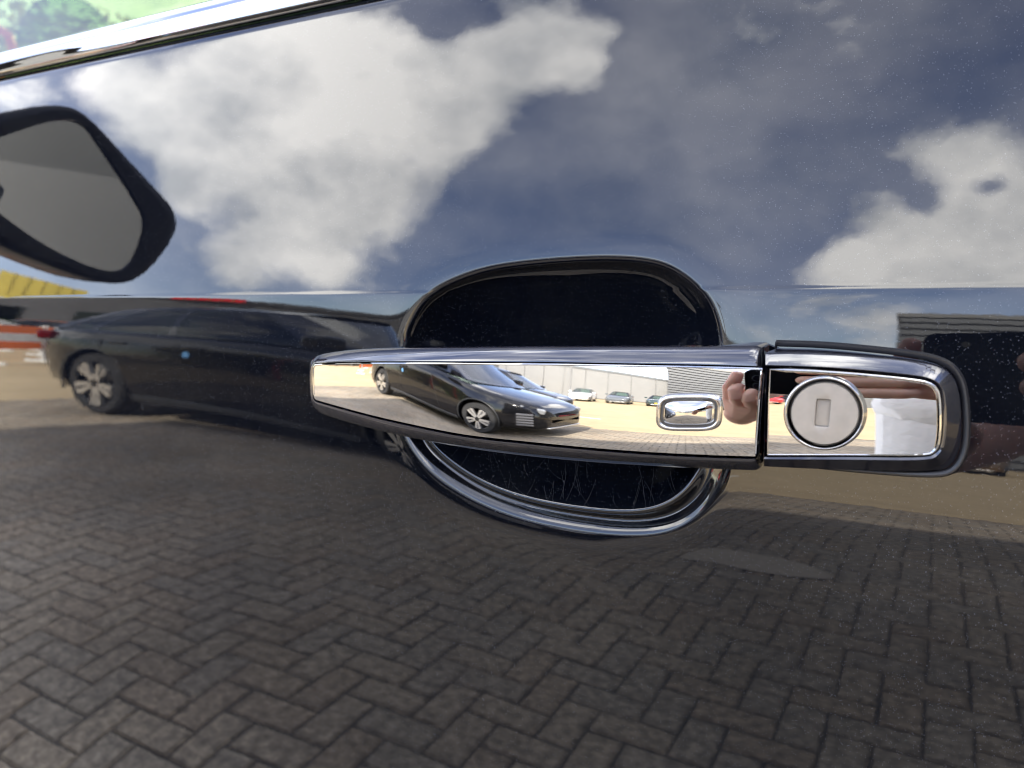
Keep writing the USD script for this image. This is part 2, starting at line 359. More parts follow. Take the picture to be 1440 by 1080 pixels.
# dark blue metallic paint under a glossy clear coat: fine flakes, faint orange peel
MAT = {}
MAT['paint'] = M('navy_paint', {
    'g': ('geometry', {}),
    'v': ('voronoi_texture', dict(scale=2500.0, feature='f1')),
    'sel': ('separate_color', {}),
    'big': ('math', dict(math_type='greater_than', value2=0.93)),
    'near': ('math', dict(math_type='less_than', value2=0.36)),
    'both': ('math', dict(math_type='multiply')),
    'amt': ('math', dict(math_type='multiply')),
    'mixc': ('mix_color', dict(a=(0.0012, 0.0016, 0.0028), b=(0.060, 0.064, 0.075))),
    'dn': ('noise_texture', dict(scale=9.0, detail=7, roughness=0.65, distortion=0.4)), 'dr': ('rgb_ramp', dict(ramp=[(0.45, (0.0006, 0.0008, 0.0015)), (0.80, (0.0020, 0.0021, 0.0024))])),
    'bn': ('noise_texture', dict(scale=170.0, detail=2.0)),
    'bn2': ('noise_texture', dict(scale=45.0, detail=1.0)),
    'bs': ('math', dict(math_type='multiply_add', value2=2.2)),
    'b': ('bump', dict(strength=1.0, distance=PEEL)),
    'p': ('principled_bsdf', dict(roughness=0.6, metallic=0.0, specular_ior_level=0.0, coat_weight=1.0, coat_ior=PAINT_IOR, coat_roughness=0.012))},
    [('g.position', 'v.vector'), ('v.color', 'sel.color'), ('sel.r', 'big.value1'), ('v.distance', 'near.value1'), ('big.value', 'both.value1'), ('near.value', 'both.value2'),
     ('both.value', 'amt.value1'), ('sel.g', 'amt.value2'), ('amt.value', 'mixc.fac'), ('mixc.result', 'p.base_color'),
     ('g.position', 'dn.vector'), ('dn.fac', 'dr.fac'), ('dr.color', 'mixc.a'), ('g.position', 'bn.vector'), ('g.position', 'bn2.vector'), ('bn2.fac', 'bs.value1'), ('bn.fac', 'bs.value3'), ('bs.value', 'b.height'), ('b.normal', 'p.coat_normal')])
MAT['chrome'] = M('chrome', {'g': ('geometry', {}), 'n': ('noise_texture', dict(scale=55.0, detail=5, roughness=0.6, distortion=0.6)), 'r': ('map_range', dict(from_min=0.48, from_max=0.75, to_min=0.008, to_max=0.045, clamp=True)),
    'p': ('principled_bsdf', dict(base_color=(0.385, 0.38, 0.376), metallic=1.0))}, [('g.position', 'n.vector'), ('n.fac', 'r.value'), ('r.result', 'p.roughness')])
MAT['gloss_black'] = plain('gloss_black', (0.004, 0.004, 0.006), 0.03, ior=1.8, bump=(220.0, 2e-6))
MAT['rubber'] = plain('black_rubber', (0.012, 0.012, 0.013), 0.55, vary=0.3, vscale=40)
MAT['satin_black'] = plain('satin_black', (0.015, 0.016, 0.018), 0.35, vary=0.2, vscale=60)

# ------------------------------------------------------------------ the ground
rng = np.random.default_rng(7)
def ground_mat(name, lo, hi, scale):
    return M(name, {'g': ('geometry', {}), 'n': ('noise_texture', dict(scale=scale, detail=6, roughness=0.65)), 'n2': ('noise_texture', dict(scale=scale * 9, detail=3)),
                    'm': ('math', dict(math_type='multiply_add', value2=0.35)), 'r': ('rgb_ramp', dict(ramp=[(0.45, lo), (0.90, hi)])), 'p': ('principled_bsdf', dict(roughness=0.85)),
                    'b': ('bump', dict(strength=0.5, distance=0.004))},
             [('g.position', 'n.vector'), ('g.position', 'n2.vector'), ('n2.fac', 'm.value1'), ('n.fac', 'm.value3'), ('m.value', 'r.fac'), ('r.color', 'p.base_color'), ('n2.fac', 'b.height'), ('b.normal', 'p.normal')])
MAT['yard'] = ground_mat('yard_paving', (0.37, 0.285, 0.16), (0.48, 0.37, 0.215), 1.3)
MAT['joint'] = plain('joint_sand', (0.080, 0.070, 0.057), 0.95, vary=0.4, vscale=25)
obj('ground', cat_(box(900, 444.8, 0.2, 0, -227.6, -0.101), box(900, 449.5, 0.2, 0, 225.25, -0.101), box(443.7, 5.7, 0.2, -228.15, -2.35, -0.101), box(447.3, 5.7, 0.2, 226.35, -2.35, -0.101)), MAT['yard'], None, kind='structure', label='tan paved yard reaching to the far buildings')
paving = UsdGeom.Xform.Define(stage, '/World/pavement').GetPrim()
paving.SetCustomDataByKey('kind', 'structure'); paving.SetCustomDataByKey('label', 'brown grey block paving laid in herringbone beside the car')
PX0, PX1, PY0, PY1 = -6.3, 2.7, -5.2, 0.5
obj('joint_bed', box(PX1 - PX0 + 0.3, PY1 - PY0 + 0.3, 0.05, (PX0 + PX1) / 2, (PY0 + PY1) / 2, -0.0315), MAT['joint'], paving)
UNIT = 0.083
def brick_shape(lx, ly, seed):
    r = np.random.default_rng(seed)
    hx, hy, c = lx / 2 - 0.0022, ly / 2 - 0.0022, 0.006
    j = lambda: r.uniform(-0.0012, 0.0012)
    top = [(-hx + c + j(), -hy + c + j(), 0), (hx - c + j(), -hy + c + j(), 0), (hx - c + j(), hy - c + j(), 0), (-hx + c + j(), hy - c + j(), 0)]
    mid_ = [(-hx + j(), -hy + j(), -0.006), (hx + j(), -hy + j(), -0.006), (hx + j(), hy + j(), -0.006), (-hx + j(), hy + j(), -0.006)]
    low = [(x, y, -0.022) for x, y, _ in mid_]
    return loft([low, mid_, top], cap1=True)
BR = [M('brick_%s' % n, {'g': ('geometry', {}), 'n': ('noise_texture', dict(scale=42.0, detail=4, roughness=0.7)), 'n2': ('noise_texture', dict(scale=0.9, detail=3)),
        'm': ('math', dict(math_type='multiply_add', value2=0.55)), 'r': ('rgb_ramp', dict(ramp=[(0.56, tuple(np.array(c) * 0.50)), (0.76, c), (0.95, tuple(np.array(c) * 1.7))])), 'p': ('principled_bsdf', dict(roughness=0.85)), 'b': ('bump', dict(strength=0.6, distance=0.003))},
        [('g.position', 'n.vector'), ('g.position', 'n2.vector'), ('n2.fac', 'm.value1'), ('n.fac', 'm.value3'), ('m.value', 'r.fac'), ('r.color', 'p.base_color'), ('n.fac', 'b.height'), ('b.normal', 'p.normal')])
      for n, c in (('tan', (0.255, 0.212, 0.155)), ('grey', (0.236, 0.202, 0.154)), ('brown', (0.245, 0.198, 0.142)))]
spots = []
for i in range(-90, 40):
    for j in range(-76, 10):
        # herringbone of 2 x 1 blocks: horizontal block at (i, j), vertical block beside it
        k = (i - j) % 4
        if k == 0: spots.append((i + 1.0, j + 0.5, 0))
        elif k == 3: spots.append((i + 0.5, j + 1.0, 1))
cand = []
for a, b, v in spots:
    x, y = a * UNIT - 0.03, b * UNIT - 0.02
    if PX0 < x < PX1 and PY0 < y < PY1: cand.append((x, y, v))
near = lambda c: math.hypot((c[0] + 0.7) / 1.5, c[1] + 1.35)
cand.sort(key=near)
shapes_ = {(v, s_): brick_shape(2 * UNIT if v == 0 else UNIT, UNIT if v == 0 else 2 * UNIT, s_ + 10 * v) for v in (0, 1) for s_ in range(6)}
rest = {0: [], 1: [], 2: []}
for n, (x, y, v) in enumerate(cand):
    m = T(shapes_[(v, int(rng.integers(6)))], x, y, rng.uniform(-0.002, 0.001), rz=rng.uniform(-0.7, 0.7), rx=rng.uniform(-0.6, 0.6), ry=rng.uniform(-0.6, 0.6))
    k = int(rng.choice(3, p=(0.45, 0.35, 0.2)))
    if n < 300: obj('brick', m, BR[k], paving)
    else: rest[k].append(m)
for k in range(3):
    obj('bricks', cat_(rest[k]), BR[k], paving, kind='stuff')

MAT['pale_oval'] = plain('pale_oval_tan', (0.315, 0.275, 0.215), 0.9, vary=0.15, vscale=40)
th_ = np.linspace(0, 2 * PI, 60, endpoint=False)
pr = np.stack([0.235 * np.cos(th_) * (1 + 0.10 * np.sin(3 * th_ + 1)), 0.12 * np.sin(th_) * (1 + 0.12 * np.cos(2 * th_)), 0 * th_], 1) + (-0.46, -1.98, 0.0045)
obj('pale_patch', loft([pr, pr * 0 + pr.mean(0) + (pr - pr.mean(0)) * 0.01], cap1=True), MAT['pale_oval'], None, label='pale oval patch on the paving in front of the car', kind='structure')  # thin oval sheet, a little paler than the bricks round it
# painted bay lines on the yard
MAT['white_paint'] = plain('line_paint', (0.75, 0.74, 0.70), 0.7, vary=0.1, vscale=12)
obj('painted_line', T(box(3.2, 0.10, 0.004), -3.6, -8.0, 0.003, rz=12), MAT['white_paint'], None, label='white painted bay line in front of the black hatchback', kind='structure')


# ------------------------------------------------------------------ the parked car that the photograph shows
suv = thing('parked_car', 'dark navy metallic car whose chrome door handle with a round lock fills the picture', 'car')

def skin_grid(xs, zs, fn):
    X, Z = np.meshgrid(xs, zs, indexing='ij')
    return grid_mesh(np.stack([X, fn(X, Z), Z], -1))

BELT = 1.176
def belt_z(x): return 1.1858 + 0.010 * (np.asarray(x, float) + 0.45)
def spaced(*runs):
    out = []
    for a, b, step in runs:
        out.append(np.linspace(a, b, max(2, int(round((b - a) / step)) + 1))[:-1])
    return np.concatenate(out + [[runs[-1][1]]])
xs = spaced((-0.98, -0.32, 0.004), (-0.32, -0.255, 0.0012), (-0.255, -0.062, 0.00048), (-0.062, 0.135, 0.0022))
def door_rows():
    t = np.concatenate([np.linspace(0.40, 0.86, 90), np.linspace(0.8625, 0.914, 26), np.linspace(0.9147, 1.0485, 280), np.linspace(1.0495, BELT - 0.004, 60)])
    return t
# rows follow the crease so that it stays a crisp line: shift rows near it by the crease slope
rows = door_rows()
X, Zr = np.meshgrid(xs, rows, indexing='ij')
lift = np.clip((crease_z(X) - crease_z(-0.12)), -0.04, 0.02)
weight = np.interp(Zr, [0.80, 0.99, 1.06, 1.14], [0, 1, 1, 0])
Zr = Zr + lift * weight * smooth01((np.abs(X + 0.15) - 0.10) / 0.2)
Zr = np.where(Zr > 1.07, 1.07 + (Zr - 1.07) * (belt_z(X) - 0.0050 - 1.07) / (BELT - 0.004 - 1.07), Zr)
Y = door_depth(X, Zr)
# the top edge of the panel rolls in under the belt trim
edge = np.clip((Zr - (belt_z(X) - 0.010)) / 0.006, 0, 1)
Y = Y + 0.004 * edge ** 2
door_mesh = grid_mesh(np.stack([X, Y, Zr], -1))
door = obj('front_door', door_mesh, MAT['paint'], suv, True)

# belt trim: bright strip along the foot of the window, black gap under it
def belt_section(x):
    zb_ = float(belt_z(x)); y0 = float(skin_depth(x, zb_))
    prof = [(0.012, -0.0046), (-0.0010, -0.0046), (-0.0030, -0.0038), (-0.0036, -0.0018), (-0.0036, 0.0008), (-0.0035, 0.0040), (-0.0026, 0.0080), (-0.0002, 0.0118), (0.0034, 0.0148), (0.0080, 0.0168), (0.0130, 0.0172)]
    return [(x, y0 + a, zb_ + b) for a, b in prof]
trim = loft([np.array(CubicSpline(np.arange(11), belt_section(x))(np.linspace(0, 10, 41))) for x in np.linspace(-1.10, 0.14, 60)], closed=False)
obj('belt_trim', trim, MAT['chrome'], suv, 60, label='chrome strip along the foot of the side window')
gx_, gz_ = np.meshgrid(np.linspace(-1.05, 0.135, 40), np.linspace(-0.0046, 0.002, 3), indexing='ij')
gap = grid_mesh(np.stack([gx_, skin_depth(gx_, belt_z(gx_) + gz_) + 0.006, belt_z(gx_) + gz_], -1))
obj('belt_seal', gap, MAT['rubber'], suv, True)

# ---- handle: strap
strap = UsdGeom.Xform.Define(stage, '/World/parked_car/door_handle').GetPrim()
strap.SetCustomDataByKey('label', 'black pull handle with a mirror-bright chrome face and a small chrome button')
def lift3(p, fn, off):
    p = np.asarray(p, float)
    return np.stack([p[:, 0], fn(p[:, 0]) + off, p[:, 1]], 1)
top_fn = PchipInterpolator([p[0] for p in PLATE_TOP], [p[1] for p in PLATE_TOP])
bot_fn = PchipInterpolator([p[0] for p in PLATE_BOT], [p[1] for p in PLATE_BOT])
x0, x1 = -0.2904, -0.0555
def plate_point(x, s):
    zt, zb = top_fn(x), bot_fn(x)
    return np.stack([x, strap_y(x) + plate_relief(s, zt - zb, x), zt + (zb - zt) * s], -1)
u, s = np.meshgrid(np.linspace(0, 1, 160), np.linspace(0, 1, 60), indexing='ij')
round_end = 0.0020 * (1 - np.sqrt(np.clip(1 - (np.clip(np.abs(s - 0.5) * 2 - 0.80, 0, 1) / 0.20) ** 2, 0, 1)))
px_ = x0 + round_end + (x1 - 0.0006 * (s > 2) - x0 - round_end) * u
plate = grid_mesh(plate_point(px_, s), flip=True)
obj('chrome_face', plate, MAT['chrome'], strap, True)
rim = np.concatenate([plate_point(np.linspace(x0 + 0.0022, x1, 90), np.zeros(90)), plate_point(np.full(14, x1), np.linspace(0.03, 0.97, 14)),
                      plate_point(np.linspace(x1, x0 + 0.0022, 90), np.ones(90)), plate_point(np.full(14, x0 + 0.0002), np.linspace(0.93, 0.07, 14))])
edge_path = np.concatenate([rim[-13:][:, :], rim[:104]])
obj('face_edge', tube(edge_path + [0, 0.0001, 0], 0.00050, 8), MAT['chrome'], strap, 40)
rim2 = rim[:, [0, 2]]
NR = 260
def smooth_ring(pts, n, it=2):
    return resample(chaikin(np.asarray(pts, float), it), n)
def corners(pts, idx, d=0.0006):
    out = []
    for i, p in enumerate(np.asarray(pts, float)):
        out += [p] * (3 if i in idx else 1)
    return np.array(out)
so = smooth_ring(corners(STRAP_OUTER, (5, 6, 10, 11)), NR * 2)
inner_poly = offset_ring(rim2, 0.0011, 300)
si = near_on(inner_poly, so)
def strap_face_y(p):
    zt, zb = top_fn(np.clip(p[:, 0], x0, x1)), bot_fn(np.clip(p[:, 0], x0, x1))
    sv = np.clip((zt - p[:, 1]) / (zt - zb), 0, 1)
    return strap_y(p[:, 0]) + plate_relief(sv, zt - zb, p[:, 0])
r_in0 = np.stack([si[:, 0], strap_face_y(si) + 0.0012, si[:, 1]], 1)
r_in = np.stack([si[:, 0], strap_face_y(si) - 0.0004, si[:, 1]], 1)
mid = si + (so - si) * 0.16
r_a = np.stack([mid[:, 0], strap_face_y(mid) - 0.0002, mid[:, 1]], 1)
q = si + (so - si) * 0.62
r_b = np.stack([q[:, 0], strap_y(q[:, 0]) + 0.0034, q[:, 1]], 1)
q = si + (so - si) * 0.93
r_c = np.stack([q[:, 0], strap_y(q[:, 0]) + 0.0068, q[:, 1]], 1)
r_d = np.stack([so[:, 0], strap_y(so[:, 0]) + 0.0092, so[:, 1]], 1)
back = offset_ring(so, -0.0012, 400); sb = near_on(back, so)
def back_y(x):        # the ends of the strap reach the door, the middle stands free of it
    f = np.clip((-0.238 - x) / 0.03, 0, 1) + np.clip((x + 0.076) / 0.012, 0, 1)
    return strap_y(x) + 0.0135 + np.clip(f, 0, 1) * np.maximum(0.0, 0.004 - (strap_y(x) + 0.0135))
r_e = np.stack([sb[:, 0], back_y(sb[:, 0]), sb[:, 1]], 1)
body = loft([r_in0, r_in, r_a, r_b, r_c, r_d, r_e], cap0=False, cap1=True)
body.fix_normals()
obj('handle_body', body, MAT['gloss_black'], strap, 50)

# button on the strap
bc = np.array([(BTN[0][0] + BTN[1][0]) / 2, (BTN[2][1] + BTN[3][1]) / 2]); bw, bh = (BTN[1][0] - BTN[0][0]) / 2, (BTN[2][1] - BTN[3][1]) / 2
tilt = (BTN[1][1] - BTN[0][1]) / (BTN[1][0] - BTN[0][0])
def super_ring(a, b, n=72, e=4.0):
    t = np.linspace(0, 2 * PI, n, endpoint=False)
    c, sn = np.cos(t), np.sin(t)
    return np.stack([a * np.sign(c) * np.abs(c) ** (2 / e), b * np.sign(sn) * np.abs(sn) ** (2 / e)], 1)
def on_strap(p, off):
    p = np.asarray(p, float) + bc
    p = np.stack([p[:, 0], p[:, 1] + tilt * (p[:, 0] - bc[0])], 1)
    return np.stack([p[:, 0], strap_face_y(p) + off, p[:, 1]], 1)
rings = []
for a, off in ((1.0, 0.0002), (0.985, -0.0009), (0.95, -0.0015), (0.90, -0.0018), (0.86, -0.0016), (0.845, -0.0008), (0.84, 0.0006)):
    rings.append(on_strap(super_ring(bw * (a if a > 0.9 else a * 1.0), bh * (1 - (1 - a) * 1.6)), off))
obj('button_rim', loft(rings), MAT['chrome'], strap, 60)
obj('button_gap', loft([on_strap(super_ring(bw * 0.85, bh * 0.76), -0.0006), on_strap(super_ring(bw * 0.75, bh * 0.60), -0.0006)], cap1=True), MAT['satin_black'], strap)
rings = []
for k in np.linspace(0, 1, 14):
    a = 0.785 * (1 - k)
    rings.append(on_strap(super_ring(max(bw * a, 1e-5), max(bh * a * 0.86, 1e-5), e=4.0 - 1.6 * k), -0.0006 - 0.0004 * min(1, k * 12) - 0.0017 * (1 - (1 - k) ** 2.0)))
btn = loft(rings, cap1=True)
obj('handle_button', btn, MAT['chrome'], strap, 50)

MAT['seal_black'] = plain('seal_black', (0.004, 0.004, 0.005), 0.30, ior=1.4)
# ---- fixed cap with the lock
cap = UsdGeom.Xform.Define(stage, '/World/parked_car/lock_cap').GetPrim()
cap.SetCustomDataByKey('label', 'black end cap with chrome face and round key lock')
co_far = smooth_ring(corners(CAP_OUTER, (0, 13)), NR * 2); co = near_on(offset_ring(co_far, -0.0020, 900), co_far); co[:, 0] = np.where(co_far[:, 0] < -0.05, co_far[:, 0], co[:, 0]); ci0 = smooth_ring(corners(CAP_IN, (0, 13)), 600)
ci = near_on(ci0, co)
def face_cap_y(p):
    sv = np.clip((1.0045 - p[:, 1]) / 0.033, 0, 1)
    return cap_y(p[:, 0]) + plate_relief(sv, 0.033) * 0.8
LC = np.array([(LOCK[0][0] + LOCK[1][0]) / 2, (LOCK[2][1] + LOCK[3][1]) / 2]); LR = (LOCK[1][0] - LOCK[0][0]) / 2
def cap_ring(p, off): return np.stack([p[:, 0], face_cap_y(p) + off, p[:, 1]], 1)
fr = offset_ring(ci0, -0.0010, 600)
# chrome face: a sheet from its outline to the hole of the lock
hole = LC + np.stack([np.cos(t := np.linspace(0, 2 * PI, 300, endpoint=False)), np.sin(t)], 1) * LR * 0.985
def polar(poly):
    ray_ = [sg.LineString([LC, LC + 0.2 * np.array((math.cos(a), math.sin(a)))]) for a in t]
    ring = sg.Polygon(poly).exterior
    out = []
    for r_, a in zip(ray_, t):
        g = ring.intersection(r_)
        c = shapely.get_coordinates(g)
        out.append(c[np.argmin(np.linalg.norm(c - LC, axis=1))] if len(c) else LC + LR * 1.3 * np.array((math.cos(a), math.sin(a))))
    return np.array(out)
outer_p = polar(fr)
rings = []
for k in np.linspace(0, 1, 16):
    ring = outer_p * (1 - k) + hole * k
    rings.append(cap_ring(ring, 0.0))
cf = loft(rings); cf.fix_normals()
def face_out(m, axis=(0, -1, 0)):
    if (m.face_normals * m.area_faces[:, None]).sum(0) @ np.array(axis) < 0: m.invert()
    return m
obj('chrome_face', face_out(cf), MAT['chrome'], cap, True)
low = fr[:, 1] < 0.9755
obj('face_edge', tube(cap_ring(fr, 0.0001), 0.00030 + 0.00055 * np.clip((fr[:, 1] - 0.9735) / 0.006, 0, 1) * np.clip((fr[:, 0] + 0.0515) / 0.004, 0, 1), 8, True), MAT['chrome'], cap, 40)
q1 = ci + (co - ci) * 0.12; q3 = ci + (co - ci) * 0.94
cap_back = co * 0.97 + co.mean(0) * 0.03
skin_c = lambda p: skin_depth(p[:, 0], p[:, 1])
body = loft([np.stack([ci[:, 0], face_cap_y(ci) + 0.0014, ci[:, 1]], 1), np.stack([ci[:, 0], face_cap_y(ci) + 0.0004, ci[:, 1]], 1),
             np.stack([q1[:, 0], face_cap_y(q1) - 0.0002, q1[:, 1]], 1), np.stack([q1[:, 0] * 0.9 + q3[:, 0] * 0.1, cap_y(q1[:, 0]) + 0.0004, q1[:, 1] * 0.9 + q3[:, 1] * 0.1], 1),
             np.stack([q3[:, 0], cap_y(q3[:, 0]) + 0.0058, q3[:, 1]], 1),
             np.stack([co[:, 0], cap_y(co[:, 0]) + 0.0085, co[:, 1]], 1), np.stack([cap_back[:, 0], skin_c(cap_back) + 0.004, cap_back[:, 1]], 1)])
body.fix_normals()
obj('cap_body', face_out(body), MAT['gloss_black'], cap, 20)
g1, g2 = co_far, near_on(offset_ring(co_far, 0.0009, 900), co_far)
gas = loft([np.stack([co[:, 0], skin_c(co) - 0.0002, co[:, 1]], 1), np.stack([g1[:, 0] * 0.3 + co[:, 0] * 0.7, skin_c(g1) - 0.0012, g1[:, 1] * 0.3 + co[:, 1] * 0.7], 1), np.stack([g1[:, 0], skin_c(g1) - 0.0012, g1[:, 1]], 1), np.stack([g2[:, 0], skin_c(g2) + 0.0005, g2[:, 1]], 1)])
obj('gasket', face_out(gas), MAT['seal_black'], cap, 60)
# raised ring round the lock, black groove, matt lock face with its slot
def ring_at(r, off, n=96):
    a = np.linspace(0, 2 * PI, n, endpoint=False)
    p = LC + np.stack([np.cos(a), np.sin(a)], 1) * r
    y = float(face_cap_y(LC[None])[0]) + (p[:, 0] - LC[0]) * math.tan(math.radians(8.0)) + (p[:, 1] - LC[1]) * math.tan(math.radians(6.5))
    blend = np.clip((r - 0.93 * LR) / (0.12 * LR), 0, 1)
    y = y * (1 - blend) + face_cap_y(p) * blend
    return np.stack([p[:, 0], y + off, p[:, 1]], 1)
obj('lock_rim', face_out(loft([ring_at(LR * a, o) for a, o in ((1.04, 0.0004), (1.02, -0.0007), (0.99, -0.0013), (0.96, -0.0015), (0.935, -0.0012), (0.925, -0.0004), (0.92, 0.0016))])), MAT['chrome'], cap, 60)
obj('lock_groove', face_out(loft([ring_at(LR * 0.925, 0.0030), ring_at(LR * 0.80, 0.0030)])), MAT['seal_black'], cap)
MAT['lock_metal'] = plain('lock_metal', (0.20, 0.183, 0.158), 0.42, 0.55, vary=0.12, vscale=160, bump=(900, 6e-6))
lw, lh = 0.00235, 0.0049
sl = np.array([(-0.00125, -0.0002)])
slot = super_ring(lw, lh, 96, 12.0) + LC + np.array([-0.0006, 0.0002])
def disc_y(p, off):
    return np.stack([p[:, 0], float(face_cap_y(LC[None])[0]) + (p[:, 0] - LC[0]) * math.tan(math.radians(8.0)) + (p[:, 1] - LC[1]) * math.tan(math.radians(6.5)) + off, p[:, 1]], 1)
circ = lambda r: LC + np.stack([np.cos(a := np.linspace(0, 2 * PI, 96, endpoint=False)), np.sin(a)], 1) * r
slot0 = super_ring(lw * 1.12, lh * 1.06, 96, 12.0) + LC + np.array([-0.0006, 0.0002])
obj('lock_face', face_out(loft([disc_y(circ(LR * 0.855), 0.0010), disc_y(circ(LR * 0.855), -0.0006), disc_y(circ(LR * 0.825), -0.0011), disc_y(circ(LR * 0.6), -0.0011), disc_y(slot0, -0.0011), disc_y(slot, -0.0008), disc_y(slot, 0.0006)])), MAT['lock_metal'], cap, 40)
obj('key_slot', face_out(loft([disc_y(slot, 0.0005), disc_y((slot - slot.mean(0)) * 0.5 + slot.mean(0), 0.0004)], cap1=True)), MAT['lock_metal'], cap, label='shallow rectangular key slot cover')

# fine scratches that fingernails left in the lower half of the recess
MAT['scratch'] = plain('scratched_paint', (0.085, 0.09, 0.10), 0.5)
r_ = np.random.default_rng(5)
lines = []
for k in range(80):
    xa, za = r_.uniform(-0.205, -0.085), r_.uniform(0.938, 0.962)
    ln, an, cv = r_.uniform(0.004, 0.024), r_.normal(-1.15, 0.45), r_.uniform(-45, 45)
    t_ = np.linspace(0, ln, 9)
    an_ = an + cv * t_
    px2, pz2 = xa + np.cumsum(np.cos(an_)) * ln / 9, za + np.cumsum(np.sin(an_)) * ln / 9
    if recess_distance(px2, pz2).min() < 0.006: continue
    lines.append(tube(np.stack([px2, door_depth(px2, pz2) - 0.00003, pz2], 1), 0.000020 * r_.uniform(0.4, 1.0), 4))
obj('scratches', cat_(lines), MAT['scratch'], suv, kind='stuff')

# ------------------------------------------------------------------ cars
def pane(name, tint, refl_rough=0.01, ior=1.5):
    return M(name, {'ge': ('geometry', {}), 'io': ('math', dict(math_type='multiply_add', value2=1 / ior - ior, value3=ior)), 'f': ('fresnel', {}), 't': ('transparent_bsdf', dict(color=tint)), 'g': ('glossy_bsdf', dict(color=(1, 1, 1), roughness=refl_rough)), 'p': ('mix_closure', {})},
             [('ge.backfacing', 'io.value1'), ('io.value', 'f.IOR'), ('f.fac', 'p.fac'), ('t.BSDF', 'p.closure1'), ('g.BSDF', 'p.closure2')], 'p.closure')
MAT['green_glass'] = pane('green_glass', (0.28, 0.335, 0.205))
MAT['dark_glass'] = pane('dark_glass', (0.10, 0.13, 0.12))
MAT['screen_glass'] = pane('screen_glass', (0.55, 0.70, 0.62))
MAT['fog_metal'] = plain('fog_metal', (0.14, 0.14, 0.15), 0.3, 0.5)
MAT['tyre'] = plain('tyre', (0.016, 0.016, 0.017), 0.75, vary=0.25, vscale=30)
MAT['alloy'] = plain('alloy', (0.62, 0.61, 0.60), 0.22, 0.75)
MAT['rim_dark'] = plain('rim_dark', (0.012, 0.012, 0.013), 0.25)
MAT['lamp'] = plain('lamp_lens', (0.30, 0.31, 0.32), 0.08, 0.35)
MAT['red_lens'] = plain('red_lens', (0.16, 0.006, 0.008), 0.12)
MAT['orange_lens'] = plain('orange_lens', (0.75, 0.22, 0.02), 0.15)
MAT['silver_trim'] = plain('silver_trim', (0.60, 0.60, 0.61), 0.25, 0.8)
MAT['plate'] = plain('yellow_plate', (0.80, 0.55, 0.03), 0.4)
MAT['cabin'] = plain('cabin_plastic', (0.030, 0.030, 0.032), 0.7, vary=0.2, vscale=20)
MAT['seat'] = plain('seat_cloth', (0.055, 0.055, 0.058), 0.9, vary=0.25, vscale=120)
MAT['mirror'] = plain('mirror_glass', (0.80, 0.80, 0.80), 0.004, 1.0)
def car_paint(name, c, rough=0.04, ior=1.9, metal=0.0):
    return plain(name, c, rough, metal, ior=ior)

def body_loft(P):
    """closed lower body: stations along x, each a half outline mirrored"""
    rings = []
    for x, w, z0, zs, zt in P['stations']:
        # bottom centre -> sill -> flank -> shoulder -> top centre
        half = [(0.0, z0), (0.55 * w, z0), (0.86 * w, z0 + 0.01), (0.955 * w, z0 + 0.06), (0.99 * w, z0 + 0.16), (1.0 * w, z0 + (zs - z0) * 0.45), (1.0 * w, z0 + (zs - z0) * 0.62),
                (0.990 * w, z0 + (zs - z0) * 0.80), (0.968 * w, zs - 0.05), (0.945 * w, zs - 0.012), (0.90 * w, zs + (zt - zs) * 0.35), (0.72 * w, zs + (zt - zs) * 0.72), (0.42 * w, zs + (zt - zs) * 0.94), (0.0, zt)]
        ring = [(x, y, z) for y, z in half] + [(x, -y, z) for y, z in half[-2:0:-1]]
        rings.append(ring)
    R = np.array(rings)
    m = loft(R, True, True)
    m.fix_normals()
    return m

def subtract(m, *cutters):
    mf = lambda t: manifold3d.Manifold(manifold3d.Mesh(np.asarray(t.vertices, np.float32), np.asarray(t.faces, np.uint32)))
    a = mf(m)
    if a.is_empty() or a.num_tri() == 0: return m
    for c in cutters: a = a - mf(c)
    o = a.to_mesh()
    return trimesh.Trimesh(o.vert_properties[:, :3], o.tri_verts, process=False)

